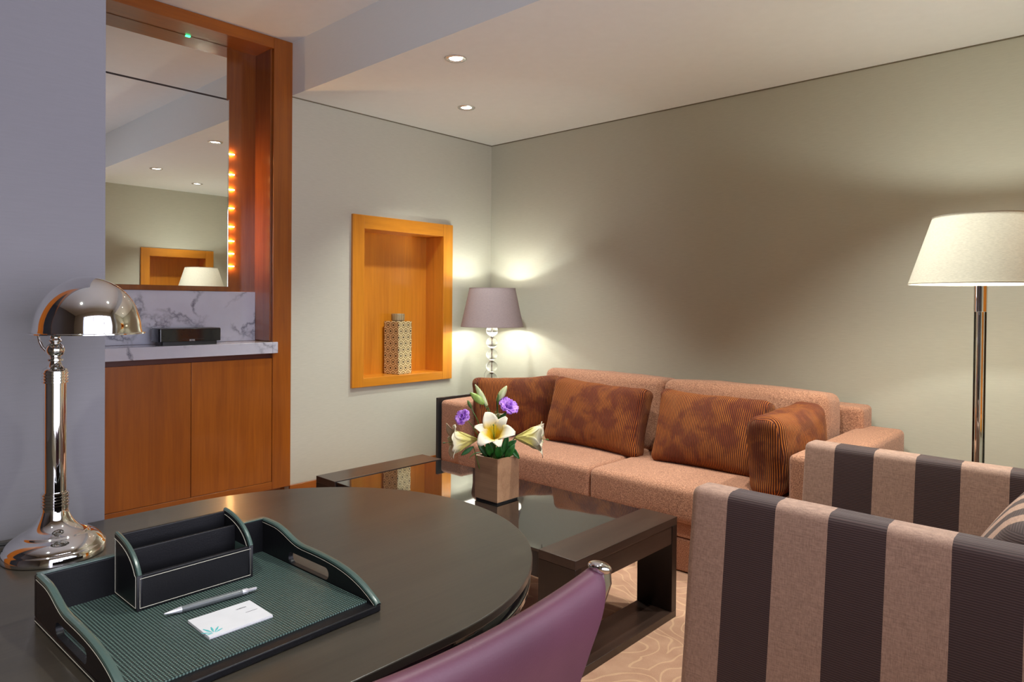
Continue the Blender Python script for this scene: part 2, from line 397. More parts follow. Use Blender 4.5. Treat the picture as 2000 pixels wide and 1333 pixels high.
# ------------------------------------------------------------------ mesh helpers
def BM(): return bmesh.new()
def box(bm, x0, x1, y0, y1, z0, z1):
    v = [bm.verts.new((x, y, z)) for x in (x0, x1) for y in (y0, y1) for z in (z0, z1)]
    for f in ((0, 1, 3, 2), (4, 6, 7, 5), (0, 4, 5, 1), (2, 3, 7, 6), (0, 2, 6, 4), (1, 5, 7, 3)):
        bm.faces.new([v[i] for i in f])
    return v
def lathe(bm, prof, c=(0, 0, 0), seg=48, cap=True):
    rings = []
    for r, z in prof:
        rings.append([bm.verts.new((c[0] + r * math.cos(2 * PI * i / seg), c[1] + r * math.sin(2 * PI * i / seg), c[2] + z)) for i in range(seg)])
    for a, b in zip(rings, rings[1:]):
        for i in range(seg):
            bm.faces.new((a[i], a[(i + 1) % seg], b[(i + 1) % seg], b[i]))
    if cap:
        if prof[0][0] > 1e-6: bm.faces.new(list(reversed(rings[0])))
        if prof[-1][0] > 1e-6: bm.faces.new(rings[-1])
    return rings
def tube(bm, pts, rad, seg=10, cap=True):
    pts = [Vector(p) for p in pts]
    rads = rad if isinstance(rad, (list, tuple)) else [rad] * len(pts)
    rings = []; prev = None
    for i, p in enumerate(pts):
        t = (pts[min(i + 1, len(pts) - 1)] - pts[max(i - 1, 0)]).normalized()
        if prev is None:
            a = Vector((0, 0, 1)) if abs(t.z) < 0.9 else Vector((1, 0, 0))
            n = t.cross(a).normalized()
        else:
            n = (prev - t * prev.dot(t)).normalized()
        prev = n; b = t.cross(n)
        rings.append([bm.verts.new(p + (n * math.cos(2 * PI * k / seg) + b * math.sin(2 * PI * k / seg)) * rads[i]) for k in range(seg)])
    for a, b in zip(rings, rings[1:]):
        for k in range(seg):
            bm.faces.new((a[k], a[(k + 1) % seg], b[(k + 1) % seg], b[k]))
    if cap:
        bm.faces.new(list(reversed(rings[0]))); bm.faces.new(rings[-1])
def extrude_poly(bm, pts, axis, a, b):
    """extrude 2D polygon along an axis ('X','Y','Z') from a to b"""
    def P(u, v, t):
        return {'X': (t, u, v), 'Y': (u, t, v), 'Z': (u, v, t)}[axis]
    va = [bm.verts.new(P(u, v, a)) for u, v in pts]; vb = [bm.verts.new(P(u, v, b)) for u, v in pts]
    n = len(pts)
    bm.faces.new(va); bm.faces.new(list(reversed(vb)))
    for i in range(n): bm.faces.new((va[i], vb[i], vb[(i + 1) % n], va[(i + 1) % n]))
def bez(p0, p1, p2, p3, n=12):
    out = []
    for i in range(n + 1):
        t = i / n
        out.append(tuple(sum(c * q[k] for c, q in zip(((1 - t) ** 3, 3 * t * (1 - t) ** 2, 3 * t * t * (1 - t), t ** 3), (p0, p1, p2, p3))) for k in range(len(p0))))
    return out
def rbox(bm, sx, sy, sz, r, n=10, puff=(0, 0, 0), wob=0.0, seed=0, c=(0, 0, 0)):
    """soft box centred on c: rounded edges of radius r, faces puffed outwards, light wrinkles"""
    h = (sx / 2, sy / 2, sz / 2)
    verts = {}
    def ticks(hh):
        # dense sampling in the rounded border, coarser in the middle
        k = 4; rr = min(r, hh)
        a = [-hh + rr * i / k for i in range(k)]
        m_ = [-hh + rr + (2 * hh - 2 * rr) * i / n for i in range(n + 1)]
        return a + m_ + [-q for q in reversed(a)]
    T = [ticks(q) for q in h]
    def vert(p):
        key = tuple(round(q, 5) for q in p)
        if key in verts: return verts[key]
        core = Vector([max(-h[i] + r, min(h[i] - r, p[i])) for i in range(3)])
        d = Vector(p) - core
        q = core + (d.normalized() * r if d.length > 1e-7 else d)
        e = [1 - min(1, abs(q[i] / h[i])) ** 2.5 for i in range(3)]
        q2 = q.copy()
        for i in range(3):
            o = [e[j] for j in range(3) if j != i]
            q2[i] += math.copysign(1, q[i]) * min(1, abs(q[i]) / h[i]) * puff[i] * o[0] * o[1]
        if wob:
            nn = noise.noise_vector(q * 7 + Vector((seed, seed * 1.7, 0))); q2 += nn * wob
            q2 += noise.noise_vector(q * 18 + Vector((seed, 3, 0))) * wob * 0.35
        v = bm.verts.new(q2 + Vector(c)); verts[key] = v
        return v
    for ax in range(3):
        o = [j for j in range(3) if j != ax]
        for s in (-1, 1):
            for i in range(len(T[o[0]]) - 1):
                for j in range(len(T[o[1]]) - 1):
                    quad = []
                    for a, b_ in ((i, j), (i + 1, j), (i + 1, j + 1), (i, j + 1)):
                        p = [0, 0, 0]; p[ax] = s * h[ax]; p[o[0]] = T[o[0]][a]; p[o[1]] = T[o[1]][b_]
                        quad.append(vert(p))
                    try: bm.faces.new(quad)
                    except ValueError: pass
    bmesh.ops.recalc_face_normals(bm, faces=bm.faces)
def obj(name, bm, mat, parent=None, bevel=0, smooth=40, world=True, solid=0, subsurf=0, keepn=False):
    me = bpy.data.meshes.new(name)
    if not keepn: bmesh.ops.recalc_face_normals(bm, faces=bm.faces)
    if parent is not None and world:
        off = Vector(parent.location)
        p = parent
        while p.parent: p = p.parent; off += Vector(p.location)
        bmesh.ops.translate(bm, verts=bm.verts, vec=-off)
    bm.to_mesh(me); bm.free()
    me.materials.append(mat)
    o = bpy.data.objects.new(name, me); COL.objects.link(o)
    if smooth:
        for p in me.polygons: p.use_smooth = True
        if smooth < 180: me.set_sharp_from_angle(angle=R(smooth))
    if parent is not None: o.parent = parent
    if solid:
        s = o.modifiers.new('solid', 'SOLIDIFY'); s.thickness = solid; s.offset = 0
    if bevel:
        b = o.modifiers.new('bevel', 'BEVEL'); b.width = bevel; b.segments = 3; b.limit_method = 'ANGLE'; b.angle_limit = R(40)
    if subsurf:
        s = o.modifiers.new('sub', 'SUBSURF'); s.levels = subsurf; s.render_levels = subsurf
    return o
def tag(o, label=None, cat=None, group=None, kind=None):
    if label: o['label'] = label
    if cat: o['category'] = cat
    if group: o['group'] = group
    if kind: o['kind'] = kind
    return o
def thing(name, label, cat, loc=(0, 0, 0), rotz=0, group=None):
    o = bpy.data.objects.new(name, None); COL.objects.link(o); o.empty_display_size = 0.05
    o.location = loc; o.rotation_euler = (0, 0, rotz)
    return tag(o, label, cat, group)
def struct(name, bm, mat, label=None, **kw):
    o = obj(name, bm, mat, **kw); o['kind'] = 'structure'
    if label: o['label'] = label
    return o
def text_mesh(name, s, size, mat, parent, loc, rot, depth=0.0002):
    cu = bpy.data.curves.new(name, 'FONT'); cu.body = s; cu.size = size; cu.align_x = 'CENTER'; cu.align_y = 'CENTER'; cu.extrude = depth
    t = bpy.data.objects.new(name, cu)
    COL.objects.link(t)
    dg = bpy.context.evaluated_depsgraph_get()
    me = bpy.data.meshes.new_from_object(t.evaluated_get(dg))
    bpy.data.objects.remove(t)
    o = bpy.data.objects.new(name, me); COL.objects.link(o); me.materials.clear(); me.materials.append(mat)
    o.parent = parent; o.location = loc; o.rotation_euler = rot
    return o

# ------------------------------------------------------------------ room shell
HC, HU, YB = 2.462, 2.78, -1.733      # low ceiling, high ceiling, bulkhead line
XR, YF, XF = 3.97, -5.6, 4.45          # right wall of the seating bay, window wall, right wall of the front part
NY0, NY1, NZ0, NZ1 = -1.215, -0.505, 0.70, 1.715   # niche opening (left wall)
MY0, MY1 = -1.04, -0.41                             # matching niche on the right wall
UY0 = -3.25                                         # left end of the wooden wall unit

bm = BM(); box(bm, -0.4, XF + .2, YF - .2, 0.2, -0.1, 0.0)
struct('floor', bm, CARPET)
bm = BM()
# one ceiling: low soffit over the seating bay, stepping up at the bulkhead
extrude_poly(bm, [(YF - .2, HU), (YB, HU), (YB, HC), (0.2, HC), (0.2, HU + .25), (YF - .2, HU + .25)], 'X', -0.4, XF + .2)
struct('ceiling', bm, CEILP, smooth=0)
bm = BM()   # left wall, holed for the display niche
T = 0.30
box(bm, -T, 0, YB, NY0, 0, HU); box(bm, -T, 0, NY1, 0.0, 0, HU)
box(bm, -T, 0, NY0, NY1, 0, NZ0); box(bm, -T, 0, NY0, NY1, NZ1, HU)
box(bm, -T, 0, YF, UY0, 0, HU); box(bm, -T - .05, -T + .01, UY0, 0, 0, HU)
struct('wall_left', bm, WALLP, smooth=0)
bm = BM(); box(bm, -T, XR + .2, 0.0, 0.15, 0, HU)
struct('wall_back', bm, WALLP, smooth=0)
bm = BM()   # right wall with its own niche, then the return and the deeper front part
X2 = XR + T
box(bm, XR, X2, YB - .1, MY0, 0, HU); box(bm, XR, X2, MY1, 0.15, 0, HU)
box(bm, XR, X2, MY0, MY1, 0, NZ0); box(bm, XR, X2, MY0, MY1, NZ1, HU)
box(bm, X2, X2 + .04, MY0 - .1, MY1 + .1, 0, HU)
box(bm, X2, XF + .15, YB - .1, YB + .05, 0, HU)
WY0, WY1, WZ0, WZ1 = -4.6, -1.95, 0.55, 2.45
box(bm, XF, XF + .15, YF, WY0, 0, HU); box(bm, XF, XF + .15, WY1, YB - .1, 0, HU)
box(bm, XF, XF + .15, WY0, WY1, 0, WZ0); box(bm, XF, XF + .15, WY0, WY1, WZ1, HU)
struct('wall_right', bm, WALLP, smooth=0)
bm = BM(); box(bm, -T, XF + .15, YF - .15, YF, 0, HU)
struct('wall_front', bm, PIERP, smooth=0)
# window in the front part of the right wall
wn = tag(thing('window_1', None, None, (XF, -3.25, WZ0)), kind='structure')
bm = BM()
for a, b_ in ((WY0, WY0 + .06), (WY1 - .06, WY1), (-3.70, -3.65), (-2.85, -2.80)): box(bm, XF + .04, XF + .10, a, b_, WZ0, WZ1)
box(bm, XF + .04, XF + .10, WY0, WY1, WZ0, WZ0 + .06); box(bm, XF + .04, XF + .10, WY0, WY1, WZ1 - .06, WZ1)
wf = obj('window_frame', bm, WHITEPL, wn)
bm = BM(); box(bm, XF + .069, XF + .075, WY0 + .05, WY1 - .05, WZ0 + .05, WZ1 - .05); obj('window_pane', bm, PANE, wf)
bm = BM(); box(bm, 2.0, 2.172, -3.74, -3.379, 0, HU); box(bm, 1.9, 2.0, YF, -3.379, 0, HU); box(bm, 2.0, 2.172, YF, -3.74, 2.46, HU)
struct('wall_pier', bm, PIERP, smooth=0)
bm = BM(); box(bm, 0, 0.016, YB, 0, 0, 0.10); struct('baseboard_left', bm, CHERRY_Y, bevel=0.002)
bm = BM(); box(bm, 0.016, XR, -0.016, 0, 0, 0.10); struct('baseboard_back', bm, CHERRY_Y, bevel=0.002)
bm = BM(); box(bm, XR - .016, XR, YB - .1, -0.016, 0, 0.10); struct('baseboard_right', bm, CHERRY_Y, bevel=0.002)
# slim shadow-gap bead where walls meet the ceiling
bm = BM(); box(bm, 0, 0.004, YB, 0, HC - .006, HC); box(bm, 0, XR, -0.004, 0, HC - .006, HC)
struct('trim_1', bm, plain('taupe_bead', srgb(120, 112, 92), 0.7))

# ------------------------------------------------------------------ wooden wall unit (bar alcove)
FY = -1.852      # inner edge of the right stile
FZ = 2.712       # underside of the header
BX = -0.185      # back of the alcove
MX = -0.163      # mirror face
unit = thing('wall_cabinet', 'built-in cherry wood wall unit with deep framed alcove, mirror and two-door cabinet below', 'cabinet', (0.0, -2.5, 0))
bm = BM(); box(bm, -0.28, 0.02, FY, YB, 0.10, 2.778); obj('stile', bm, CHERRY, unit, bevel=0.002)
bm = BM(); box(bm, -0.28, 0.02, UY0, UY0 + .12, 0.10, 2.778); obj('stile', bm, CHERRY, unit, bevel=0.002)
bm = BM(); box(bm, -0.28, 0.019, UY0 + .12, FY, FZ, 2.778); obj('header', bm, CHERRY_Y, unit, bevel=0.002)
bm = BM(); box(bm, BX - .02, BX, UY0 + .12, FY, 0.9, FZ); obj('back_panel', bm, CHERRY_D, unit)
bm = BM(); box(bm, BX, 0.0, FY - .012, FY - .001, 0.985, FZ); obj('side_lining', bm, CHERRY_D, unit)
bm = BM(); box(bm, -0.28, 0.019, UY0 + .12, FY, 0.10, 0.146); obj('bottom_rail', bm, CHERRY_Y, unit, bevel=0.0015)
bm = BM(); box(bm, -0.28, -0.05, UY0, YB, 0.0, 0.10); obj('plinth', bm, CHERRY_D, unit)
bm = BM(); box(bm, -0.03, -0.01, UY0 + .12, FY, 0.88, 0.912); obj('recess_strip', bm, plain('deep_mahogany', srgb(84, 36, 24), 0.4), unit)
for y0, y1 in ((UY0 + .122, -2.792), (-2.789, -2.324), (-2.321, FY - .002)):
    bm = BM(); box(bm, -0.006, 0.017, y0, y1, 0.148, 0.882); obj('door', bm, CHERRY, unit, bevel=0.0012)
bm = BM(); box(bm, -0.26, -0.031, UY0 + .12, FY, 0.146, 0.9); obj('carcass', bm, GAP, unit)
# small green signal lamp at the back of the header
bm = BM(); box(bm, MX + .001, MX + .008, -2.287, -2.263, FZ - .007, FZ - .0005); obj('signal_light', bm, GREENLED, unit); tag(unit.children[-1], 'tiny green light')

top = thing('marble_countertop', 'white veined marble countertop slab above the two cabinet doors', 'countertop', (0, -2.5, 0.912))
bm = BM(); box(bm, BX, 0.045, UY0 + .121, FY - .013, 0.912, 0.978); box(bm, 0.0205, 0.045, FY - .013, -1.831, 0.912, 0.978)
obj('slab', bm, MARBLE, top, bevel=0.003)
bm = BM(); box(bm, BX, BX + .012, UY0 + .121, FY - .013, 0.979, 1.274)
tag(obj('marble_backsplash', bm, MARBLE, bevel=0.001), 'white marble backsplash with grey veins standing behind the black music player', 'backsplash')

MX = -0.163
mir = thing('wall_mirror', 'large mirror in two stacked panels inside the wooden alcove with amber lights behind its edge', 'mirror', (MX, -2.5, 1.28))
bm = BM(); box(bm, MX - .004, MX, UY0 + .121, -2.042, 1.303, 2.398); obj('mirror_panel', bm, MIRROR, mir)
bm = BM(); box(bm, MX - .004, MX, UY0 + .121, -2.052, 2.408, FZ - .002); obj('mirror_panel', bm, MIRROR, mir)
bm = BM(); box(bm, BX + .001, MX - .0045, UY0 + .121, -2.075, 1.28, FZ - .002); obj('backing_board', bm, CHERRY_D, mir)
bm = BM(); box(bm, BX + .001, MX + .006, UY0 + .121, -2.040, 1.276, 1.302); obj('bottom_rail', bm, CHERRY_D, mir)
bm = BM(); box(bm, MX - .006, MX + .002, -2.0418, -2.0385, 1.303, 2.403); obj('chrome_edge', bm, CHROME, mir); 
bm = BM(); box(bm, MX - .003, MX + .001, UY0 + .121, -2.0525, 2.3985, 2.4075); obj('divider', bm, GAP, mir)
for z in (1.425, 1.50, 1.575, 1.66, 1.77, 1.88, 1.97, 2.09):
    bm = BM(); box(bm, BX + .002, BX + .007, -2.034, -1.996, z - .0025, z + .0025); obj('led_light', bm, LED, mir)
for k, z in enumerate((1.425, 1.50, 1.575, 1.66, 1.77, 1.88, 1.97, 2.09)):
    point_light('led_glow', (BX + .010, -2.015, z), 0.3, (1.0, 0.56, 0.20), 0.004)

# ------------------------------------------------------------------ display niches
def niche(name, label, side, y0, y1):
    """side +1: in the left wall (opens towards +x); -1: in the right wall"""
    X = 0.0 if side > 0 else XR
    f = lambda a: X + side * a
    def b(bm, a0, a1, *r):
        box(bm, min(f(a0), f(a1)), max(f(a0), f(a1)), *r)
    t = thing(name, label, 'wall niche', (X, (y0 + y1) / 2, NZ0), group='lined wall niches')
    o = 0.083
    bm = BM(); b(bm, 0.0005, .02, y0 - o, y0 + .008, NZ0 - .046, NZ1 + .08); obj('stile', bm, CHERRY_LIT, t, bevel=.0015)
    bm = BM(); b(bm, 0.0005, .02, y1 - .008, y1 + o, NZ0 - .046, NZ1 + .08); obj('stile', bm, CHERRY_LIT, t, bevel=.0015)
    bm = BM(); b(bm, 0.0005, .019, y0 + .008, y1 - .008, NZ1 - .01, NZ1 + .08); obj('rail', bm, CHERRY_LIT_Y, t, bevel=.0015)
    bm = BM(); b(bm, 0.0005, .019, y0 + .008, y1 - .008, NZ0 - .046, NZ0 + .012); obj('rail', bm, CHERRY_LIT_Y, t, bevel=.0015)
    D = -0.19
    bm = BM(); b(bm, D, D + .012, y0 + .001, y1 - .001, NZ0 + .001, NZ1 - .001); obj('back_panel', bm, CHERRY_LIT, t)
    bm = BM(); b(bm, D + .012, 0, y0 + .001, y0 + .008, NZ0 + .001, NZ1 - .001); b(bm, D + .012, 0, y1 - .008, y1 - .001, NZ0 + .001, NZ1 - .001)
    b(bm, D + .012, 0, y0 + .008, y1 - .008, NZ1 - .01, NZ1 - .001); obj('lining', bm, CHERRY_LIT, t)
    bm = BM(); b(bm, D + .012, -.0005, y0 + .008, y1 - .008, NZ0 + .001, NZ0 + .011); obj('shelf', bm, CHERRY_LIT_Y, t)
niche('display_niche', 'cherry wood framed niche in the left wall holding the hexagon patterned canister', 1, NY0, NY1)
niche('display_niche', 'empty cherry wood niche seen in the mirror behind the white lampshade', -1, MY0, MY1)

# patterned canister in the niche
can = thing('decorative_canister', 'square gold and brown hexagon patterned canister with pleated cap in the wall niche', 'canister', (-0.098, -0.835, NZ0 + .0115), R(10))
bm = BM(); s = .069; box(bm, -s, s, -s, s, 0.0, 0.372); obj('body', bm, HEX, can, bevel=0.003, world=False)
bm = BM(); lathe(bm, [(0.040, 0.3722), (0.040, 0.378), (0.047, 0.380), (0.047, 0.422), (0.044, 0.426), (0.0, 0.426)], seg=40); obj('cap', bm, CAP, can, world=False)

# black music player on the counter
pl = thing('music_player', 'glossy black tabletop music player on the marble counter', 'music player', (-0.055, -2.318, 0.978))
bm = BM()
def rrect(hx, hy, r, n=6, cx=0, cy=0):
    pts = []
    for sx, sy, a0 in ((1, 1, 0), (-1, 1, 90), (-1, -1, 180), (1, -1, 270)):
        for i in range(n + 1):
            a = R(a0 + 90 * i / n); pts.append((cx + sx * (hx - r) + r * math.cos(a), cy + sy * (hy - r) + r * math.sin(a)))
    return pts
extrude_poly(bm, rrect(0.058, 0.166, 0.012), 'Z', 0.019, 0.088); obj('housing', bm, BLACKP, pl, bevel=0.002, world=False)
bm = BM(); extrude_poly(bm, rrect(0.05, 0.148, 0.012), 'Z', 0.0, 0.019); obj('foot', bm, BLACKM, pl, world=False)
bm = BM(); extrude_poly(bm, rrect(0.056, 0.164, 0.012), 'Z', 0.0882, 0.0905); obj('top_plate', bm, plain('dark_grey_plastic', (0.06, 0.055, 0.055), 0.3), pl, world=False)
bm = BM(); box(bm, 0.0583, 0.0588, -0.05, 0.07, 0.0315, 0.033); obj('disc_slot', bm, BLACKM, pl, world=False)
text_mesh('lettering', 'BOSE', 0.0125, LOGO, pl, (0.0588, 0.006, 0.0255), (R(90), 0, R(90)))

# ------------------------------------------------------------------ downlights
def downlight(x, y, z, label, power=DOWNLIGHT_POWER, lamp=True):
    t = thing('downlight', label, 'ceiling light', (x, y, z - .006), group='recessed ceiling downlights')
    bm = BM(); lathe(bm, [(0.036, 0.004), (0.040, 0.0), (0.052, 0.0), (0.056, 0.003), (0.056, 0.0055)], (x, y, z - .006), cap=False); obj('trim_ring', bm, SATINW, t)
    bm = BM(); lathe(bm, [(0.034, 0.0040), (0.036, 0.0030)], (x, y, z - .006), cap=False); obj('inner_ring', bm, BLACKM, t)
    bm = BM(); lathe(bm, [(0.0, 0.0045), (0.034, 0.0045)], (x, y, z - .006), cap=False); obj('lens', bm, LENS, t)
    if lamp: spot_light('downlight_beam', (x, y, z - .02), power, WARM, 100, 0.8, 0.03)
downlight(1.228, -1.508, HC, 'recessed downlight nearest the bulkhead, larger of the two in direct view')
downlight(0.63, -0.869, HC, 'recessed downlight nearest the corner above the grey table lamp')
downlight(2.75, -1.40, HC, 'recessed downlight at the left in the mirror reflection, by the bulkhead')
downlight(3.30, -0.79, HC, 'recessed downlight seen lowest in the mirror above the reflected niche')
downlight(3.3, -2.5, HU, 'recessed downlight in the high ceiling reflected at the left of the chrome dome')
downlight(3.3, -4.2, HU, 'recessed downlight in the high ceiling reflected at the right of the chrome dome')
wd = thing('wardrobe', 'tall cherry wood wardrobe reflected at the left of the chrome lamp dome', 'wardrobe', (2.1, -4.7, 0))
bm = BM(); box(bm, 2.001, 2.170, -5.59, -3.742, 0, 2.458); obj('carcass', bm, CHERRY, wd, bevel=.003)
bm = BM(); box(bm, 2.1702, 2.178, -5.3, -3.95, .78, 2.0); obj('black_panel', bm, BLACKP, wd, bevel=.003)
# ------------------------------------------------------------------ desk
DZ = 0.75
DC, DR = (2.6385, -3.205), 0.4585
def dshape(r, back=-4.75):
    pts = [(DC[0] - r, back), ]
    for i in range(49):
        a = PI - PI * i / 48
        pts.append((DC[0] + r * math.cos(a), DC[1] + r * math.sin(a)))
    pts.append((DC[0] + r, back))
    return pts
desk = thing('desk', 'dark brown desk with half-round end standing against the grey wall', 'desk', (2.636, -3.8, 0))
bm = BM(); extrude_poly(bm, dshape(DR), 'Z', DZ - .014, DZ); obj('desktop', bm, DESKW, desk, bevel=.002)
bm = BM(); extrude_poly(bm, dshape(DR - .016), 'Z', DZ - .034, DZ - .0142); obj('apron', bm, BLACKG, desk)
bm = BM(); extrude_poly(bm, dshape(DR - .005), 'Z', DZ - .052, DZ - .0342); obj('lower_rim', bm, BLACKG, desk, bevel=.004)
bm = BM(); extrude_poly(bm, dshape(DR - .0035), 'Z', DZ - .0395, DZ - .0365); obj('metal_edging', bm, NICKEL, desk)
bm = BM(); lathe(bm, [(0.24, 0.0), (0.24, 0.02), (0.10, 0.035), (0.09, 0.697)], (DC[0], DC[1] - .1, 0.0), seg=40); obj('pedestal', bm, ESPRESSO_Z, desk)
bm = BM(); box(bm, 2.20, 3.05, -4.70, -4.66, 0.0, 0.697); obj('end_panel', bm, ESPRESSO_Z, desk, bevel=.002)

# ------------------------------------------------------------------ desk lamp
LX, LY = 2.335, -3.510
lamp = thing('desk_lamp', 'polished chrome desk lamp with domed shade on the dark desk', 'desk lamp', (LX, LY, DZ))
z0 = DZ + .0005
prof = [(0.0, 0.0), (0.080, 0.0), (0.082, 0.001), (0.082, 0.016), (0.0795, 0.0175)]
prof += bez((0.0795, 0.0175), (0.077, 0.026), (0.066, 0.036), (0.055, 0.040), 8)[1:]
prof += [(0.0545, 0.0425), (0.052, 0.0435)]
prof += bez((0.052, 0.0435), (0.036, 0.050), (0.026, 0.062), (0.0215, 0.082), 10)[1:]
prof += [(0.0215, 0.088)]
bm = BM(); lathe(bm, prof, (LX, LY, z0), 64, cap=False); obj('base', bm, CHROME, lamp, smooth=60)
def rings(z_a, n, r0, r1, dz):
    p = [(r0, z_a)]
    for i in range(n):
        z = z_a + i * dz
        p += [(r1, z + .0006), (r1, z + dz * .62), (r0, z + dz * .7), (r0, z + dz)]
    return p
bm = BM(); lathe(bm, rings(0.088, 5, 0.0205, 0.0225, 0.0056), (LX, LY, z0), 48); obj('ringed_collar', bm, CHROME, lamp, smooth=60)
bm = BM(); lathe(bm, [(0.0182, 0.116), (0.0182, 0.318)], (LX, LY, z0), 48); obj('column', bm, CHROME, lamp, smooth=60)
bm = BM(); lathe(bm, rings(0.318, 4, 0.0195, 0.0212, 0.0055), (LX, LY, z0), 48); obj('ringed_collar', bm, CHROME, lamp, smooth=60)
pr = [(0.0205, 0.340), (0.019, 0.344)] + bez((0.017, 0.345), (0.013, 0.347), (0.010, 0.352), (0.0092, 0.357), 6)
pr += [(0.0128, 0.359), (0.0128, 0.362), (0.0092, 0.3635), (0.0088, 0.366)]
for i in range(9):
    a = -PI / 2 * .68 + (PI * .68) * i / 8
    pr.append((0.0155 * math.cos(a), 0.3785 + 0.0155 * math.sin(a)))
pr += [(0.0085, 0.393), (0.0105, 0.395), (0.0105, 0.397), (0.008, 0.399), (0.0085, 0.404), (0.0125, 0.409), (0.014, 0.412), (0.014, 0.4135)]
bm = BM(); lathe(bm, pr, (LX, LY, z0), 48); obj('finial', bm, CHROME, lamp, smooth=60)
SX, SY, SZ = LX + .040, LY + .044, DZ + .411
bm = BM()
pr = [(0.0935, -0.001), (0.0935, 0.001), (0.0890, 0.002)]
for i in range(1, 25):
    a = PI / 2 * i / 24
    pr.append((0.0875 * math.cos(a), 0.002 + 0.102 * math.sin(a)))
inner = [(max(0, r_ - .0015), z - .0016) for r_, z in reversed(pr[2:])]
lathe(bm, pr + inner + [(0.0935, -0.001)], (SX, SY, SZ), 72, cap=False); obj('dome_shade', bm, CHROME, lamp, smooth=60)
bm = BM()
d = Vector((-.55, -.83, 0)).normalized()
pts = [Vector((LX, LY, DZ + .377)) + d * a + Vector((0, 0, h)) for a, h in ((0.014, 0.0), (0.021, 0.008), (0.026, 0.020), (0.029, 0.034))]
tube(bm, pts, [0.0028, 0.003, 0.0026, 0.0022], 10); obj('yoke_arm', bm, CHROME, lamp)
bm = BM(); tube(bm, [(2.24, -3.545, DZ + .006), (2.225, -3.57, DZ + .005), (2.20, -3.62, DZ + .004), (2.187, -3.70, DZ + .004), (2.184, -3.85, DZ + .004)], 0.0032, 8); obj('power_cord', bm, BLACKM, lamp)

# ------------------------------------------------------------------ desk tray (local frame: x = depth towards the chair, y = width)
TR = R(2)
tray = thing('desk_tray', 'black leather desk tray with scooped handled sides and woven mat on the desk', 'tray', (2.627, -3.426, DZ + .0005), TR)
TD, TW, TH = 0.343, 0.362, 0.071    # depth, width, wall height at the back
hw, t = TW / 2, .009
bm = BM(); box(bm, 0, TD, -hw, hw, 0, 0.010); obj('base_board', bm, BLACKL, tray, world=False, bevel=.002)
bm = BM(); box(bm, t + .001, TD - .022, -hw + t + .001, hw - t - .001, 0.0102, 0.0125); obj('woven_mat', bm, WEAVE, tray, world=False)
bm = BM(); box(bm, 0, t, -hw, hw, 0.0101, TH); obj('back_wall', bm, BLACKL, tray, world=False, bevel=.0015)
def sideprofile():
    top = [(t + .0002, TH), (0.040, TH - .0005)] + bez((0.050, TH - .001), (0.085, TH - .004), (0.100, 0.052), (0.140, 0.0510), 10)
    top += bez((0.150, 0.0510), (0.255, 0.0515), (0.295, 0.040), (TD - .004, 0.014), 14)
    top += [(TD, 0.0102)]
    return top
def side(y0, y1):
    """scooped wall with an oblong hand hole: strips above and below the hole"""
    bm = BM()
    top = sideprofile()
    hx0, hx1, hz0, hz1 = 0.097, 0.218, 0.0145, 0.0345
    r_ = (hz1 - hz0) / 2
    def topz(x):
        for a, b_ in zip(top, top[1:]):
            if a[0] <= x <= b_[0] + 1e-9: return a[1] + (b_[1] - a[1]) * (x - a[0]) / max(1e-9, b_[0] - a[0])
        return 0.0102
    xs = sorted(set([round(p[0], 5) for p in top] + [hx0 + r_ - r_ * math.cos(PI / 2 * i / 6) for i in range(7)] + [hx1 - r_ + r_ * math.sin(PI / 2 * i / 6) for i in range(7)]))
    def hole(x):
        if x <= hx0 + 1e-9 or x >= hx1 - 1e-9: return None
        if x < hx0 + r_: h_ = math.sqrt(max(0, r_ ** 2 - (hx0 + r_ - x) ** 2))
        elif x > hx1 - r_: h_ = math.sqrt(max(0, r_ ** 2 - (x - hx1 + r_) ** 2))
        else: h_ = r_
        return ((hz0 + hz1) / 2 - h_, (hz0 + hz1) / 2 + h_)
    mid = (hz0 + hz1) / 2
    for a, b_ in zip(xs, xs[1:]):
        if b_ - a < 1e-6: continue
        ha, hb = hole(a), hole(b_)
        if ha is None and hb is None:
            quads = [((a, .0102), (b_, .0102), (b_, topz(b_)), (a, topz(a)))]
        else:
            ha = ha or (mid, mid); hb = hb or (mid, mid)
            quads = [((a, .0102), (b_, .0102), (b_, hb[0]), (a, ha[0])), ((a, ha[1]), (b_, hb[1]), (b_, topz(b_)), (a, topz(a)))]
        for q in quads:
            va = [bm.verts.new((x, y0, z)) for x, z in q]; vb = [bm.verts.new((x, y1, z)) for x, z in q]
            bm.faces.new(va); bm.faces.new(vb)
            for i in (0, 2):
                if Vector(q[i]) != Vector(q[(i + 1) % 4]): bm.faces.new((va[i], va[(i + 1) % 4], vb[(i + 1) % 4], vb[i]))
    bmesh.ops.remove_doubles(bm, verts=bm.verts, dist=1e-6)
    return bm, top
for y0, y1 in ((-hw, -hw + t), (hw - t, hw)):
    bm, tp = side(y0, y1); sw = obj('side_wall', bm, BLACKL, tray, world=False, smooth=30)
    bm = BM()   # padded edge running over the scooped top, paler with painted sheen
    ym = (y0 + y1) / 2
    ring = []
    for x, z in tp:
        ring.append([bm.verts.new((x, ym + dy, z + dz)) for dy, dz in ((-.0053, -.001), (-.0045, .0016), (-.002, .0027), (.002, .0027), (.0045, .0016), (.0053, -.001))])
    for a, b_ in zip(ring, ring[1:]):
        for i in range(5): bm.faces.new((a[i], a[i + 1], b_[i + 1], b_[i]))
    e = obj('rolled_edge', bm, EDGEL, sw, world=False)
    bm = BM(); yy = y0 - .0004 if y0 < 0 else y0 - .0004
    tube(bm, [(x, yy, z - .0045) for x, z in tp[:-1]], 0.00035, 5); tube(bm, [(0.004, yy, 0.005), (TD - .006, yy, 0.005)], 0.00035, 5)
    obj('stitching', bm, THREAD, sw, world=False)
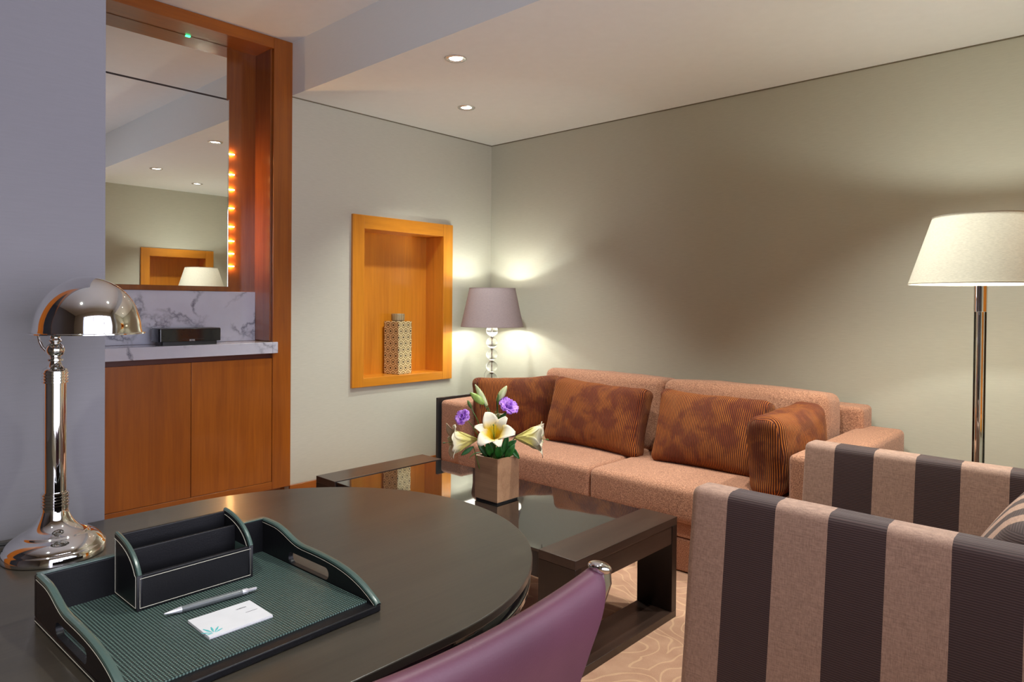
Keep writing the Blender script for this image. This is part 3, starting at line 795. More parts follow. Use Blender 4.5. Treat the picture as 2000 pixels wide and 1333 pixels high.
bm = BM(); box(bm, -.0008, t + .0006, -hw + .002, hw - .002, TH, TH + .0022); obj('rolled_edge', bm, EDGEL, tray, world=False, bevel=.001)

# ------------------------------------------------------------------ letter holder standing in the tray
OR = R(-4)
org = thing('letter_holder', 'black leather two-slot letter holder with cream stitching standing in the tray', 'letter holder', (2.640, -3.503, DZ + .0135), R(1))
OW, OD = 0.180, 0.092          # along y, along x
bm = BM()
prf = [(0, 0), (OD, 0), (OD, 0.052)] + bez((OD, 0.052), (0.078, 0.078), (0.048, 0.090), (0.0, 0.094), 12)[1:]
def endwall(y0, y1):
    bm = BM(); extrude_poly(bm, [(x, z) for x, z in prf], 'Y', y0, y1); return bm
for y0 in (0.0, OW - .007):
    e = obj('end_wall', endwall(y0, y0 + .007), BLACKL, org, world=False)
    bm = BM(); tube(bm, [(x, y0 + .0035, z + .0002) for x, z in prf[2:]], 0.0036, 8); obj('rolled_edge', bm, EDGEL, e, world=False)
    bm = BM(); yy = -.0005 if y0 == 0 else y0 - .0004
    k = [(0.004, 0.004), (OD - .004, 0.004), (OD - .004, 0.050)] + [(x * .95, z - .006) for x, z in prf[3:]] + [(0.004, 0.088), (0.004, 0.004)]
    tube(bm, [(x, yy, z) for x, z in k], 0.00038, 5); obj('stitching', bm, THREAD, e, world=False)
bm = BM(); box(bm, OD - .007, OD, .0071, OW - .0071, 0.0, 0.052); fwall = obj('front_wall', bm, BLACKL, org, world=False, bevel=.0012)
bm = BM(); box(bm, 0, .006, .0071, OW - .0071, 0.0, 0.093); obj('back_wall', bm, BLACKL, org, world=False, bevel=.0012)
bm = BM(); box(bm, .040, .045, .0071, OW - .0071, 0.005, 0.078); obj('divider', bm, BLACKL, org, world=False, bevel=.0012)
bm = BM(); box(bm, .0061, OD - .0071, .0071, OW - .0071, 0.0, 0.005); obj('bottom', bm, BLACKL, org, world=False)
bm = BM(); box(bm, .0065, OD - .0075, OW - .0078, OW - .0071, 0.006, 0.050); obj('suede_lining', bm, SUEDE, org, world=False)
bm = BM()
fx = OD + .0004
tube(bm, [(fx, .004, .004), (fx, OW - .004, .004), (fx, OW - .004, .0475), (fx, .004, .0475), (fx, .004, .004)], 0.0004, 5); obj('stitching', bm, THREAD, fwall, world=False)

# ------------------------------------------------------------------ pen
pa, pb = Vector((2.779, -3.481, 0)), Vector((2.789, -3.345, 0))
pen = thing('pen', 'grey ballpoint pen with silver tip lying beside the letter holder', 'pen', (pa.x, pa.y, DZ + .0185), math.atan2(pb.y - pa.y, pb.x - pa.x))
PL = (pb - pa).length
def xl(bm, prof, seg=24):
    rs = []
    for x, r_ in prof: rs.append([bm.verts.new((x, r_ * math.cos(2 * PI * i / seg), r_ * math.sin(2 * PI * i / seg))) for i in range(seg)])
    for a, b_ in zip(rs, rs[1:]):
        for i in range(seg): bm.faces.new((a[i], a[(i + 1) % seg], b_[(i + 1) % seg], b_[i]))
    bm.faces.new(rs[0]); bm.faces.new(rs[-1])
bm = BM(); xl(bm, [(0, .0006), (.001, .0014), (.022, .0043), (.024, .0045)]); obj('tip', bm, PENSIL, pen, world=False)
bm = BM(); xl(bm, [(.0241, .0046), (.05, .0052), (.112, .0050), (.113, .0049)]); obj('barrel', bm, PENGREY, pen, world=False)
bm = BM(); xl(bm, [(.1131, .0044), (.121, .0043), (.123, .0030), (PL - .002, .0026), (PL, .0018)]); obj('push_button', bm, PENSIL, pen, world=False)

# ------------------------------------------------------------------ small notepad
nr = R(0)
pad = thing('notepad', 'small white notepad printed with a teal leaf fan in the tray', 'notepad', (2.8555, -3.4175, DZ + .0132), nr)
for i in range(3):
    bm = BM(); o_ = (0, .0006, -.0005)[i]; box(bm, -.0355 + o_, .0355 + o_, -.046, .046, i * .0013, i * .0013 + .0012); obj('card', bm, PAPER, pad, world=False, bevel=.0002)
zt = .0041
for a, l, w_ in ((262, .010, .0018), (228, .017, .0022), (196, .022, .0026), (168, .020, .0026), (140, .019, .0024), (112, .015, .0022)):
    dx, dy = math.cos(R(a)), math.sin(R(a)); nx, ny = -dy, dx
    bx, by = .0285, -.0365
    pts = [(bx + dx * l * q + nx * k_, by + dy * l * q + ny * k_) for q, k_ in ((.15, .0002), (.6, w_ * .6), (1, w_ * .25), (1, -w_ * .25), (.6, -w_ * .6), (.15, -.0002))]
    bm = BM(); extrude_poly(bm, pts, 'Z', .00385, zt); obj('printed_leaf', bm, TEAL, pad, world=False, smooth=0)
text_mesh('lettering', 'WESTIN', 0.0042, INK, pad, (-.018, .024, zt), (0, 0, R(90)), .00005)
bm = BM(); box(bm, .0, .0006, .022, .040, zt - .0001, zt + .00005); obj('printed_line', bm, INK, pad, world=False)

# ------------------------------------------------------------------ desk chair (purple leather sling back, seen from behind)
ch = thing('desk_chair', 'purple leather sling-back desk chair with chrome frame pulled to the desk', 'chair', (3.2, -3.31, 0))
CW0, CW1 = -3.57, -3.062
def sling_surface(bm, off):
    rows = []
    prof = [(3.232, 0.836), (3.244, 0.844), (3.254, 0.841), (3.2575, 0.815), (3.250, 0.78), (3.237, 0.746), (3.224, 0.708), (3.209, 0.666), (3.190, 0.60), (3.172, 0.53), (3.155, 0.475), (3.11, 0.448), (3.02, 0.435), (2.88, 0.437), (2.80, 0.445), (2.785, 0.435)]
    n = 28
    for j in range(n + 1):
        s_ = j / n; y = CW0 + (CW1 - CW0) * s_
        arch = math.sin(PI * s_)
        row = []
        for k, (x, z) in enumerate(prof):
            u = k / (len(prof) - 1)
            back = max(0, 1 - u * 1.6)
            row.append(bm.verts.new((x + .004 * arch * (1 if k < 10 else 0), y, z - .021 * arch ** .8 * back - .012 * arch * (k >= 11))))
        rows.append(row)
    for a, b_ in zip(rows, rows[1:]):
        for k in range(len(prof) - 1): bm.faces.new((a[k], a[k + 1], b_[k + 1], b_[k]))
bm = BM(); sling_surface(bm, 0); o = obj('sling', bm, PURPLE, ch, smooth=180, solid=0.018); 
s2 = o.modifiers.new('sub', 'SUBSURF'); s2.levels = 1; s2.render_levels = 2
for sgn, y in ((1, CW1 - .004), (-1, CW0 + .004)):
    bm = BM()
    pts = [(3.250, y + .010 * sgn, .843), (3.253, y + .011 * sgn, .825), (3.244, y + .006 * sgn, .79), (3.216, y - .006 * sgn, .74), (3.186, y, .60), (3.164, y, .51), (3.140, y, .462), (3.10, y, .437), (3.00, y, .425), (2.86, y, .427), (2.79, y, .436)]
    tube(bm, pts, [.011, .010, .009, .0085, .0085, .0085, .0085, .0085, .0085, .0085, .008], 14); obj('side_rail', bm, CHROME, ch)
    bm = BM(); 
    for q, ry in ((0, 1),):
        bmesh.ops.create_uvsphere(bm, u_segments=24, v_segments=14, radius=1.0)
    bmesh.ops.scale(bm, vec=(.018, .017, .009), verts=bm.verts)
    bmesh.ops.rotate(bm, matrix=Matrix.Rotation(R(-20 * sgn), 3, 'X'), verts=bm.verts)
    bmesh.ops.translate(bm, vec=(3.250, y + .002 * sgn, .848), verts=bm.verts)
    obj('end_cap', bm, CHROME, ch)
bm = BM(); tube(bm, [(3.0, -3.56, .410), (3.0, -3.085, .410)], .009, 12); tube(bm, [(2.96, -3.32, .39), (3.04, -3.32, .39)], .03, 12); obj('under_frame', bm, CHROME, ch)
bm = BM(); lathe(bm, [(0.022, 0.075), (0.022, 0.38)], (3.0, -3.32, 0), 24); obj('gas_column', bm, CHROME, ch)
for k in range(5):
    a = 2 * PI * k / 5 + .3
    bm = BM(); tube(bm, [(3.0 + .02 * math.cos(a), -3.32 + .02 * math.sin(a), .10), (3.0 + .29 * math.cos(a), -3.32 + .29 * math.sin(a), .070)], [.018, .012], 12); lg = obj('leg', bm, CHROME, ch)
    bm = BM(); c_ = Vector((3.0 + .28 * math.cos(a), -3.32 + .28 * math.sin(a), .028)); tube(bm, [c_ + Vector((-math.sin(a) * .02, math.cos(a) * .02, 0)), c_ - Vector((-math.sin(a) * .02, math.cos(a) * .02, 0))], .028, 20); obj('caster', bm, BLACKM, lg)

# ------------------------------------------------------------------ coffee table
TX0, TX1, TY0, TY1, TZ, BW = 0.934, 2.481, -2.112, -1.462, 0.393, 0.157
ct = thing('coffee_table', 'low espresso wood coffee table with dark glass top in front of the sofa', 'coffee table', ((TX0 + TX1) / 2, (TY0 + TY1) / 2, 0))
for x0 in (TX0, TX1 - BW):
    x1 = x0 + BW
    bm = BM(); box(bm, x0, x1, TY0, TY1, TZ - .03, TZ); obj('end_bar', bm, ESPRESSO, ct, bevel=.0012)
    for y0 in (TY0, TY1 - .035):
        bm = BM(); box(bm, x0, x1, y0, y0 + .035, 0.028, TZ - .0302); obj('leg', bm, ESPRESSO_Z, ct, bevel=.0012)
    bm = BM(); box(bm, x0, x1, TY0, TY1, 0.0, 0.0278); obj('floor_bar', bm, ESPRESSO, ct, bevel=.0012)
    bm = BM(); xx = (x0 + .003, x0 + .02) if x0 == TX0 else (x1 - .02, x1 - .003)
    box(bm, xx[0], xx[1], TY0 + .0352, TY1 - .0352, TZ - .10, TZ - .0302); obj('end_apron', bm, ESPRESSO, ct)
bm = BM(); box(bm, TX0 + BW + .0005, TX1 - BW - .0005, TY0 + .006, TY1 - .006, TZ - .012, TZ - .003); obj('glass_top', bm, BLACKG, ct, bevel=.001)
bm = BM()
for y0 in (TY0 + .008, TY1 - .028): box(bm, TX0 + BW + .0005, TX1 - BW - .0005, y0, y0 + .02, TZ - .10, TZ - .0125)
obj('side_apron', bm, BLACKP, ct)

# ------------------------------------------------------------------ sofa
SX0, SX1, SYF, SYB = 0.605, 2.95, -1.06, -0.05
so = thing('sofa', 'salmon tweed two-seat sofa with loose back cushions along the back wall', 'sofa', (1.78, -0.55, 0))
bm = BM(); rbox(bm, SX1 - SX0 - .02, SYB - SYF - .02, .15, .01, 4, c=((SX0 + SX1) / 2, (SYF + SYB) / 2, .079)); obj('skirt_base', bm, TWEED, so)
bm = BM(); rbox(bm, SX1 - SX0 - .36, .70, .075, .006, 4, c=((SX0 + SX1) / 2, -0.70, .197)); obj('front_rail', bm, TWEED, so)
for x0, x1 in ((.805, 1.777), (1.781, 2.748)):
    bm = BM(); rbox(bm, x1 - x0, .84, .165, .028, 12, (0, .006, .018), .0015, int(x0 * 9), ((x0 + x1) / 2, -1.092 + .42, .318)); obj('seat_cushion', bm, TWEED, so, smooth=180)
for x0, x1 in ((SX0, .803), (2.75, SX1)):
    bm = BM(); rbox(bm, x1 - x0, .99, .385, .026, 10, (.002, .0, .006), .001, 3, ((x0 + x1) / 2, -.555, .422)); obj('arm', bm, TWEED, so, smooth=180)
bm = BM(); rbox(bm, 2.80 - .80, .17, .56, .025, 12, (0, 0, .004), .001, 5, (1.80, -.135, .44)); obj('back_frame', bm, TWEED, so, smooth=180)
for x0, x1, s_ in ((.965, 1.825, 1), (1.832, 2.71, 4)):
    bm = BM(); rbox(bm, x1 - x0, .24, .42, .045, 12, (.006, .03, .012), .004, s_)
    bmesh.ops.rotate(bm, matrix=Matrix.Rotation(R(-5), 3, 'X'), verts=bm.verts)
    bmesh.ops.translate(bm, vec=((x0 + x1) / 2, -.375, .585), verts=bm.verts); bc = obj('back_cushion', bm, TWEED, so, smooth=180)
    bm = BM()
    pts = [(x0 + .05 + (x1 - x0 - .1) * i / 10, -.497 - .002 , .782) for i in range(11)]
    pts = [(p[0], p[1] + .0, p[2]) for p in pts]
    tube(bm, [(p[0], -.475, .7905) for p in pts], .0022, 6); obj('piping', bm, TWEED, bc) if False else bm.free()
bm = BM(); box(bm, SX0 - .020, SX0 - .001, SYF - .004, -0.06, 0.0, .628); sp_ = obj('side_panel', bm, BLACKM, so, bevel=.002); tag(sp_, 'thin black side panel')

# corduroy cushions
def pillow(name, label, loc, rot, w_, h_, t_, seed):
    t = thing(name, label, 'cushion', loc, 0, 'rust corduroy cushions')
    t.rotation_euler = rot
    bm = BM(); rbox(bm, w_, t_, h_, min(.05, t_ * .35), 16, (-.004, .045, -.004), .006, seed, (0, 0, h_ / 2))
    for v in bm.verts:   # drawn-out corners
        a = abs(v.co.x) / (w_ / 2); b_ = abs(v.co.z - h_ / 2) / (h_ / 2)
        k = 1 + .05 * max(0, a) ** 3 * max(0, b_) ** 3
        v.co.x *= k; v.co.z = h_ / 2 + (v.co.z - h_ / 2) * k
    obj('cover', bm, CORD, t, world=False, smooth=180)
    return t
pillow('throw_pillow', 'rust corduroy cushion leaning on the left arm behind the flowers', (1.0, -.745, .405), (R(-10), 0, R(62)), .56, .36, .12, 2)
pillow('throw_pillow', 'rust corduroy cushion leaning on the left back cushion, beside the lily flowers', (1.525, -.725, .402), (R(-16), R(2), R(4)), .61, .375, .12, 5)
pillow('throw_pillow', 'rust corduroy cushion leaning on the right back cushion, partly behind another one', (2.222, -.72, .402), (R(-16), R(1), R(2)), .575, .375, .12, 9)
pillow('throw_pillow', 'rust corduroy cushion standing end-on against the right sofa arm', (2.640, -.745, .407), (0, R(-3), R(86)), .49, .35, .145, 12)

# ------------------------------------------------------------------ end table and crystal table lamp in the corner
et = thing('end_table', 'dark wood end table in the corner under the grey table lamp', 'side table', (.31, -.28, 0))
bm = BM(); box(bm, .08, .54, -.50, -.06, .40, .43); obj('tabletop', bm, ESPRESSO, et, bevel=.002)
for x in (.09, .50):
    for y in (-.49, -.10):
        bm = BM(); box(bm, x, x + .03, y, y + .03, 0, .3998); obj('leg', bm, ESPRESSO_Z, et, bevel=.001)
TLX, TLY = .315, -.298
tl = thing('table_lamp', 'table lamp with stacked crystal balls and grey tapered shade in the corner', 'table lamp', (TLX, TLY, .43))
bm = BM(); box(bm, TLX - .06, TLX + .06, TLY - .06, TLY + .06, .4305, .455); obj('base', bm, CRYSTAL, tl, bevel=.003)
z = .456
bm = BM(); tube(bm, [(TLX, TLY, .4555), (TLX, TLY, 1.06)], .0032, 10); obj('rod', bm, NICKEL, tl)
for k in range(7):
    r_ = .043 if k else .05
    hgt = .080
    bm = BM()
    pr = [(r_ * math.cos(a), hgt / 2 + (hgt / 2) * math.sin(a)) for a in [(-PI / 2 + PI * i / 16) for i in range(17)]]
    pr[0] = (0.0, 0.0); pr[-1] = (0.0, hgt)
    lathe(bm, pr, (TLX, TLY, z), 40, cap=False); bmesh.ops.remove_doubles(bm, verts=bm.verts, dist=1e-5)
    obj('crystal_ball', bm, CRYSTAL, tl, smooth=180)
    z += hgt
    bm = BM(); lathe(bm, [(.016, 0.0), (.018, .001), (.018, .005), (.016, .006)], (TLX, TLY, z + .0005), 24); obj('spacer', bm, CHROME, tl)
    z += .007
bm = BM(); lathe(bm, [(.014, 0), (.014, .06)], (TLX, TLY, z), 24); obj('lamp_holder', bm, CHROME, tl)
def lampshade(parent, x, y, za, zb, ra, rb, mat, lining):
    bm = BM(); lathe(bm, [(ra, za), (rb, zb)], (x, y, 0), 72, cap=False); o = obj('lamp_shade', bm, mat, parent, keepn=False)
    if lining:
        bm = BM(); lathe(bm, [(ra - .003, za + .001), (rb - .003, zb - .001)], (x, y, 0), 72, cap=False); obj('shade_lining', bm, LINING, o)
    for rr, zz in ((ra, za), (rb, zb)):
        bm = BM(); lathe(bm, [(rr - .0015, zz - .002), (rr + .001, zz - .002), (rr + .001, zz + .002), (rr - .0015, zz + .002), (rr - .0015, zz - .002)], (x, y, 0), 72, cap=False)
        obj('shade_rim', bm, SHADE_G if lining else SHADE_W, o)
    bm = BM(); tube(bm, [(x, y, zb - .035), (x, y, zb - .025)], .004, 8)
    for k in range(3):
        a = 2 * PI * k / 3 + .4
        tube(bm, [(x, y, zb - .03), (x + (rb - .004) * math.cos(a), y + (rb - .004) * math.sin(a), zb - .004)], .0015, 6)
    obj('shade_carrier', bm, CHROME, o)
lampshade(tl, TLX, TLY, 1.048, 1.326, .228, .168, SHADE_G, True)
bm = BM(); bmesh.ops.create_uvsphere(bm, u_segments=20, v_segments=12, radius=.028); bmesh.ops.translate(bm, vec=(TLX, TLY, 1.195), verts=bm.verts); obj('bulb', bm, BULB, tl)
bm = BM(); tube(bm, [(TLX - .03, TLY - .04, .46), (TLX - .07, TLY - .05, .52), (TLX - .045, TLY - .03, .66), (TLX - .055, TLY - .02, .70), (TLX - .04, TLY, .74), (TLX - .02, TLY, .72)], .0012, 6); obj('power_cord', bm, CLEAR, tl)
for dz_, k in ((0.045, .5), (-.045, .5)):
    point_light('table_lamp_glow', (TLX, TLY, 1.195 + dz_), TABLE_LAMP_POWER * k, WARM, .018)

# ------------------------------------------------------------------ floor lamp
FX, FLY = 3.350, -.72
fl = thing('floor_lamp', 'floor lamp with white conical shade and chrome pole behind the striped armchair', 'floor lamp', (FX, FLY, 0))
bm = BM(); lathe(bm, [(0, 0), (.13, 0), (.133, .003), (.133, .016), (.128, .020), (.02, .024), (0, .024)], (FX, FLY, .001), 56, cap=False); obj('base', bm, CHROME, fl)
bm = BM(); lathe(bm, [(.0125, .024), (.0125, 1.205)], (FX, FLY, 0), 36); obj('pole', bm, CHROME, fl)
bm = BM(); lathe(bm, [(.0205, .03), (.0205, 1.205)], (FX, FLY, 0), 36, cap=False); obj('clear_sleeve', bm, CLEAR, fl)
bm = BM(); lathe(bm, [(.0215, 1.206), (.0215, 1.32), (.012, 1.325)], (FX, FLY, 0), 36); obj('collar', bm, CHROME, fl)
lampshade(fl, FX, FLY, 1.312, 1.570, .243, .163, SHADE_W, False)
bm = BM(); bmesh.ops.create_uvsphere(bm, u_segments=20, v_segments=12, radius=.03); bmesh.ops.translate(bm, vec=(FX, FLY, 1.45), verts=bm.verts); obj('bulb', bm, BULB, fl)
for dz_, k in ((.095, .92), (-.01, .08)):
    point_light('floor_lamp_glow', (FX, FLY, 1.41 + dz_), FLOOR_LAMP_POWER * k, WARM, .02)

# ------------------------------------------------------------------ striped armchair
AX0, AX1, AY0, AY1, AH = 2.880, 3.78, -2.105, -1.145, .712
ac = thing('armchair', 'striped taupe and dark plum armchair facing the coffee table', 'armchair', (2.991, -1.62, 0))
STX = stripes('striped_fabric_lengthwise', 'X', 0.0 - .13)
STY = stripes('striped_fabric_crosswise', 'Y', 0.02, 0.070)
def arm(y_top0, y_top1, y_bot0, y_bot1):
    bm = BM()
    rbox(bm, AX1 - AX0, 1.0, AH - .04, .024, 14, (0, 0, .0), .0012, 8, (0, 0, 0))
    h2 = (AH - .04) / 2
    W = y_top1 - y_top0
    for v in bm.verts:
        f_ = (v.co.z + h2) / (2 * h2)
        a = y_bot0 + (y_top0 - y_bot0) * f_; b_ = y_bot1 + (y_top1 - y_bot1) * f_
        # keep the rounded edge in metres: borders are not stretched
        y = v.co.y
        if y < -.476: yy = a + (y + .5)
        elif y > .476: yy = b_ - (.5 - y)
        else: yy = a + .024 + (b_ - a - .048) * (y + .476) / .952
        v.co = Vector((v.co.x + (AX0 + AX1) / 2, yy, v.co.z + h2 + .04))
    return bm
obj('arm', arm(AY0, AY0 + .092, AY0 - .075, AY0 + .13), STX, ac, smooth=180)
obj('arm', arm(AY1 - .092, AY1, AY1 - .17, AY1 + .02), STX, ac, smooth=180)
for y in (AY0 + .0025, AY1 - .092 + .0025):
    bm = BM(); tube(bm, [(AX0 + .02, y, AH - .0165 ), (AX1 - .03, y, AH - .0165)], .0013, 6); obj('seam', bm, plain('plum_thread', srgb(96, 66, 66), .8) if 'plum_thread' not in MATS else MATS['plum_thread'], ac)
bm = BM(); rbox(bm, .14, AY1 - AY0 - .19, AH - .06, .024, 8, c=(AX1 - .08, (AY0 + AY1) / 2, (AH - .06) / 2 + .06)); obj('back_frame', bm, STY, ac, smooth=180)
bm = BM(); rbox(bm, .76, AY1 - AY0 - .27, .20, .03, 10, (0, 0, .01), .001, 2, (AX0 + .38, (AY0 + AY1) / 2, .15)); obj('seat_base', bm, STY, ac, smooth=180)
bm = BM(); rbox(bm, .66, AY1 - AY0 - .30, .15, .045, 10, (.004, 0, .015), .002, 3, (AX0 + .35, (AY0 + AY1) / 2, .332)); obj('seat_cushion', bm, STY, ac, smooth=180)
bm = BM(); rbox(bm, .20, AY1 - AY0 - .28, .40, .075, 12, (.03, 0, .02), .002, 4)
bmesh.ops.rotate(bm, matrix=Matrix.Rotation(R(30), 3, 'Y'), verts=bm.verts)
bmesh.ops.translate(bm, vec=(3.605, (AY0 + AY1) / 2, .53), verts=bm.verts); obj('back_cushion', bm, STY, ac, smooth=180)
for x in (AX0 + .05, AX1 - .05):
    for y in (AY0 + .02, AY1 - .04):
        bm = BM(); lathe(bm, [(.016, 0), (.02, .0405)], (x, y, 0), 16); obj('leg', bm, ESPRESSO_Z, ac)

# ------------------------------------------------------------------ wooden planter and flowers
VX, VY, VZ = 1.803, -1.776, TZ - .003
VS, VH = .066, .187
va = thing('planter', 'square oak veneer planter holding the lilies on the coffee table', 'planter', (VX, VY, VZ))
bm = BM()
t_ = .008
for a in ((-VS, VS, -VS, -VS + t_), (-VS, VS, VS - t_, VS), (-VS, -VS + t_, -VS + t_, VS - t_), (VS - t_, VS, -VS + t_, VS - t_)):
    box(bm, VX + a[0], VX + a[1], VY + a[2], VY + a[3], VZ + .008, VZ + VH)
obj('box', bm, VASEW, va)
bm = BM(); box(bm, VX - VS + .004, VX + VS - .004, VY - VS + .004, VY + VS - .004, VZ + .0005, VZ + .0078); obj('plinth', bm, BLACKM, va)
bm = BM(); lathe(bm, [(.0, .02), (.043, .02), (.046, .06), (.050, .205), (.0475, .205), (.044, .06), (.0, .03)], (VX, VY, VZ), 32, cap=False); obj('glass_liner', bm, CLEAR, va)
RV = Vector((.733, .68, 0)); UV = Vector((0, 0, 1)); TC = Vector((.68, -.733, 0))   # planter-local axes: rightwards, up, towards the room's near end
def fp(a, z, c=0.0): return Vector((VX, VY, 0)) + RV * a + TC * c + UV * z
def basis(d):
    d = d.normalized(); a = Vector((0, 0, 1)) if abs(d.z) < .9 else Vector((1, 0, 0))
    u = d.cross(a).normalized(); return d, u, d.cross(u)
def leaf_bm(bm, p, d, n, L_, W_, bend, cup=.15):
    """blade from p along d, face normal n; bends towards -n by `bend` radians"""
    d = d.normalized(); n = (n - d * n.dot(d)).normalized(); s = d.cross(n)
    rows = []; q = Vector(p); m_ = 12
    for i in range(m_ + 1):
        t1 = i / m_; a = bend * t1 ** 1.3
        dd = d * math.cos(a) - n * math.sin(a); nn = n * math.cos(a) + d * math.sin(a)
        wd = W_ * max(.04, math.sin(PI * min(1, t1 * .93 + .05)) ** .8)
        rows.append([bm.verts.new(q + s * wd * k - nn * (-abs(k) * wd * cup * 2)) for k in (-1, -.5, 0, .5, 1)])
        q = q + dd * (L_ / m_)
    for a, b_ in zip(rows, rows[1:]):
        for k in range(4): bm.faces.new((a[k], a[k + 1], b_[k + 1], b_[k]))
def petal_bm(c, axis, side_, L_, W_, tube_len, curl, twist=0.0):
    """one lily petal: runs along the axis in a trumpet, then opens and rolls back"""
    bm = BM(); m_ = 18
    s = axis.cross(side_).normalized()
    q = Vector(c) + side_ * .003; ang0 = .40
    lay = None; rows = []
    for i in range(m_ + 1):
        t1 = i / m_
        a = ang0 + max(0, (t1 - tube_len) / (1 - tube_len)) ** 1.25 * curl
        dd = axis * math.cos(a) + side_ * math.sin(a); nn = -side_ * math.cos(a) + axis * math.sin(a)
        wd = W_ * (math.sin(PI * min(1, .06 + t1 * .90)) ** .75) * (.45 + .75 * t1 if t1 < .7 else .975)
        row = []
        for k in (-1, -.66, -.33, 0, .33, .66, 1):
            ruf = .0025 * math.sin(t1 * 16 + k * 2 + twist) * abs(k) * t1
            row.append(bm.verts.new(q + s * wd * k + nn * (abs(k) ** 2 * wd * (.55 * (1 - t1) + .05) + ruf + (0.0012 if k == 0 else 0))))
        rows.append((row, t1)); q = q + dd * (L_ / m_)
    for (a, _), (b_, _) in zip(rows, rows[1:]):
        for k in range(6): bm.faces.new((a[k], a[k + 1], b_[k + 1], b_[k]))
    bm.verts.ensure_lookup_table()
    al = [t for _, t in rows for _ in range(7)]
    return bm, al
def lily(label, c, axis, L_, W_, curls, mat, stem_pts, tube_len=.45, roll=0.0, name='lily'):
    c = Vector(c); base = stem_pts[0]
    t = thing(name, label, 'flower', tuple(base), group='white lilies in the oak planter')
    d, u, v = basis(Vector(axis))
    for k in range(6):
        a = roll + k * PI / 3; s = u * math.cos(a) + v * math.sin(a)
        off = 1.0 if k % 2 else .92
        bm, al = petal_bm(c - d * (0.0 if k % 2 else .001), d, s, L_ * off, W_ * (1.15 if k % 2 else .85), tube_len, curls[k], k)
        o = obj('petal', bm, mat, t, smooth=180, keepn=True)
        at = o.data.attributes.new('along', 'FLOAT', 'POINT'); at.data.foreach_set('value', al)
        sm = o.modifiers.new('s', 'SOLIDIFY'); sm.thickness = .0007
    bm = BM(); tube(bm, [c, c + d * L_ * .5, c + d * L_ * .93 + v * .004], [.0012, .0012, .0011], 6); tube(bm, [c + d * L_ * .90 + v * .003, c + d * L_ * .96 + v * .004], [.003, .0025], 8); obj('pistil', bm, STEMG, t)
    for k in range(6):
        a = roll + .5 + k * PI / 3; s = u * math.cos(a) + v * math.sin(a)
        e = c + d * L_ * .82 + s * .016
        bm = BM(); tube(bm, [c, c + d * L_ * .45 + s * .006, e], .0007, 5); obj('stamen', bm, BUDG, t)
    bm = BM(); tube(bm, list(stem_pts) + [c], .0024, 8); obj('stem', bm, STEMG, t)
    return t
W0 = VZ + .05
C0 = lambda a, c=0: fp(a, W0, c)
lily('large open white lily with yellow throat at the front centre of the bouquet', fp(-.012, .640, .030), (RV * -.02 + UV * .80 + TC * .85), .140, .034, [1.5, 1.7, 1.3, 1.5, 1.35, 1.9], LILY, [C0(0, .01), fp(-.005, .60, .01)], .40, PI / 2 + .35)
lily('pale white lily drooping sideways at the left of the bouquet', fp(-.085, .648, .03), (RV * -1.0 + UV * -.04 + TC * .25), .150, .042, [1.1, 1.9, 1.3, 1.6, 2.1, 1.2], LILYP, [C0(-.02, .01), fp(-.035, .60, .02), fp(-.07, .622, .028)], .60, .1)
lily('pale white lily in side profile at the right of the bouquet', fp(.075, .655, .02), (RV * 1.0 + UV * .0 + TC * .12), .148, .044, [.8, 1.4, 1.0, 1.5, 1.0, 1.3], LILYP, [C0(.02, .0), fp(.04, .60, .01), fp(.06, .635, .015)], .62, .55)
lily('half-hidden white lily behind the large open one', fp(.0, .70, -.03), (RV * -.15 + UV * 1.0 + TC * -.2), .06, .016, [1.0, 1.4, 1.0, 1.3, 1.0, 1.5], LILYP, [C0(0, -.01), fp(.0, .62, -.02)], .45, .9)
def rose(label, c, axis, r_, stem_pts):
    t = thing('lisianthus', label, 'flower', tuple(stem_pts[0]), group='violet ruffled flowers in the oak planter')
    d, u, v = basis(Vector(axis)); c = Vector(c)
    random.seed(int(r_ * 9999))
    for ring, (n, rr, tilt, sz) in enumerate(((3, .15, .25, .55), (5, .38, .6, .75), (6, .62, 1.0, .9), (7, .78, 1.45, 1.0))):
        for k in range(n):
            a = 2 * PI * k / n + ring * .7 + random.uniform(-.2, .2); s = u * math.cos(a) + v * math.sin(a); w2 = d.cross(s)
            bm = BM(); m_ = 7; rows = []
            st = c - d * r_ * .75 + s * r_ * rr * .2
            for i in range(m_ + 1):
                t1 = i / m_; ang = tilt * t1 ** .7 + (.5 * t1 ** 3 if ring > 1 else -.3 * t1)
                p = st + (d * math.cos(ang * .6) + s * math.sin(ang) * .9) * (r_ * 1.35 * sz * t1)
                wd = r_ * .62 * sz * math.sin(PI * min(.9, .12 + t1 * .72)) ** .8
                rows.append([bm.verts.new(p + w2 * wd * kk - s * (kk * kk * wd * .35) + d * (.12 * r_ * math.sin(7 * kk + t1 * 9 + k) * t1)) for kk in (-1, -.6, -.2, .2, .6, 1)])
            for a_, b_ in zip(rows, rows[1:]):
                for kk in range(5): bm.faces.new((a_[kk], a_[kk + 1], b_[kk + 1], b_[kk]))
            o = obj('petal', bm, VIOLET, t, smooth=180, solid=.0006)
    bm = BM(); tube(bm, list(stem_pts) + [c - d * r_ * .7], .0016, 6); obj('stem', bm, STEMG, t)
    bm = BM()
    for k in range(5):
        a = 2 * PI * k / 5; s = u * math.cos(a) + v * math.sin(a); leaf_bm(bm, c - d * r_ * .8, d * .6 + s, d, r_ * .9, r_ * .12, -.6)
    obj('sepal', bm, LEAFG, t)
rose('larger violet ruffled flower at the upper right of the bouquet', fp(.050, .790, .005), (RV * .45 + UV * .75 + TC * .55), .036, [C0(.01, -.01), fp(.02, .64, -.01), fp(.032, .73, -.005)])
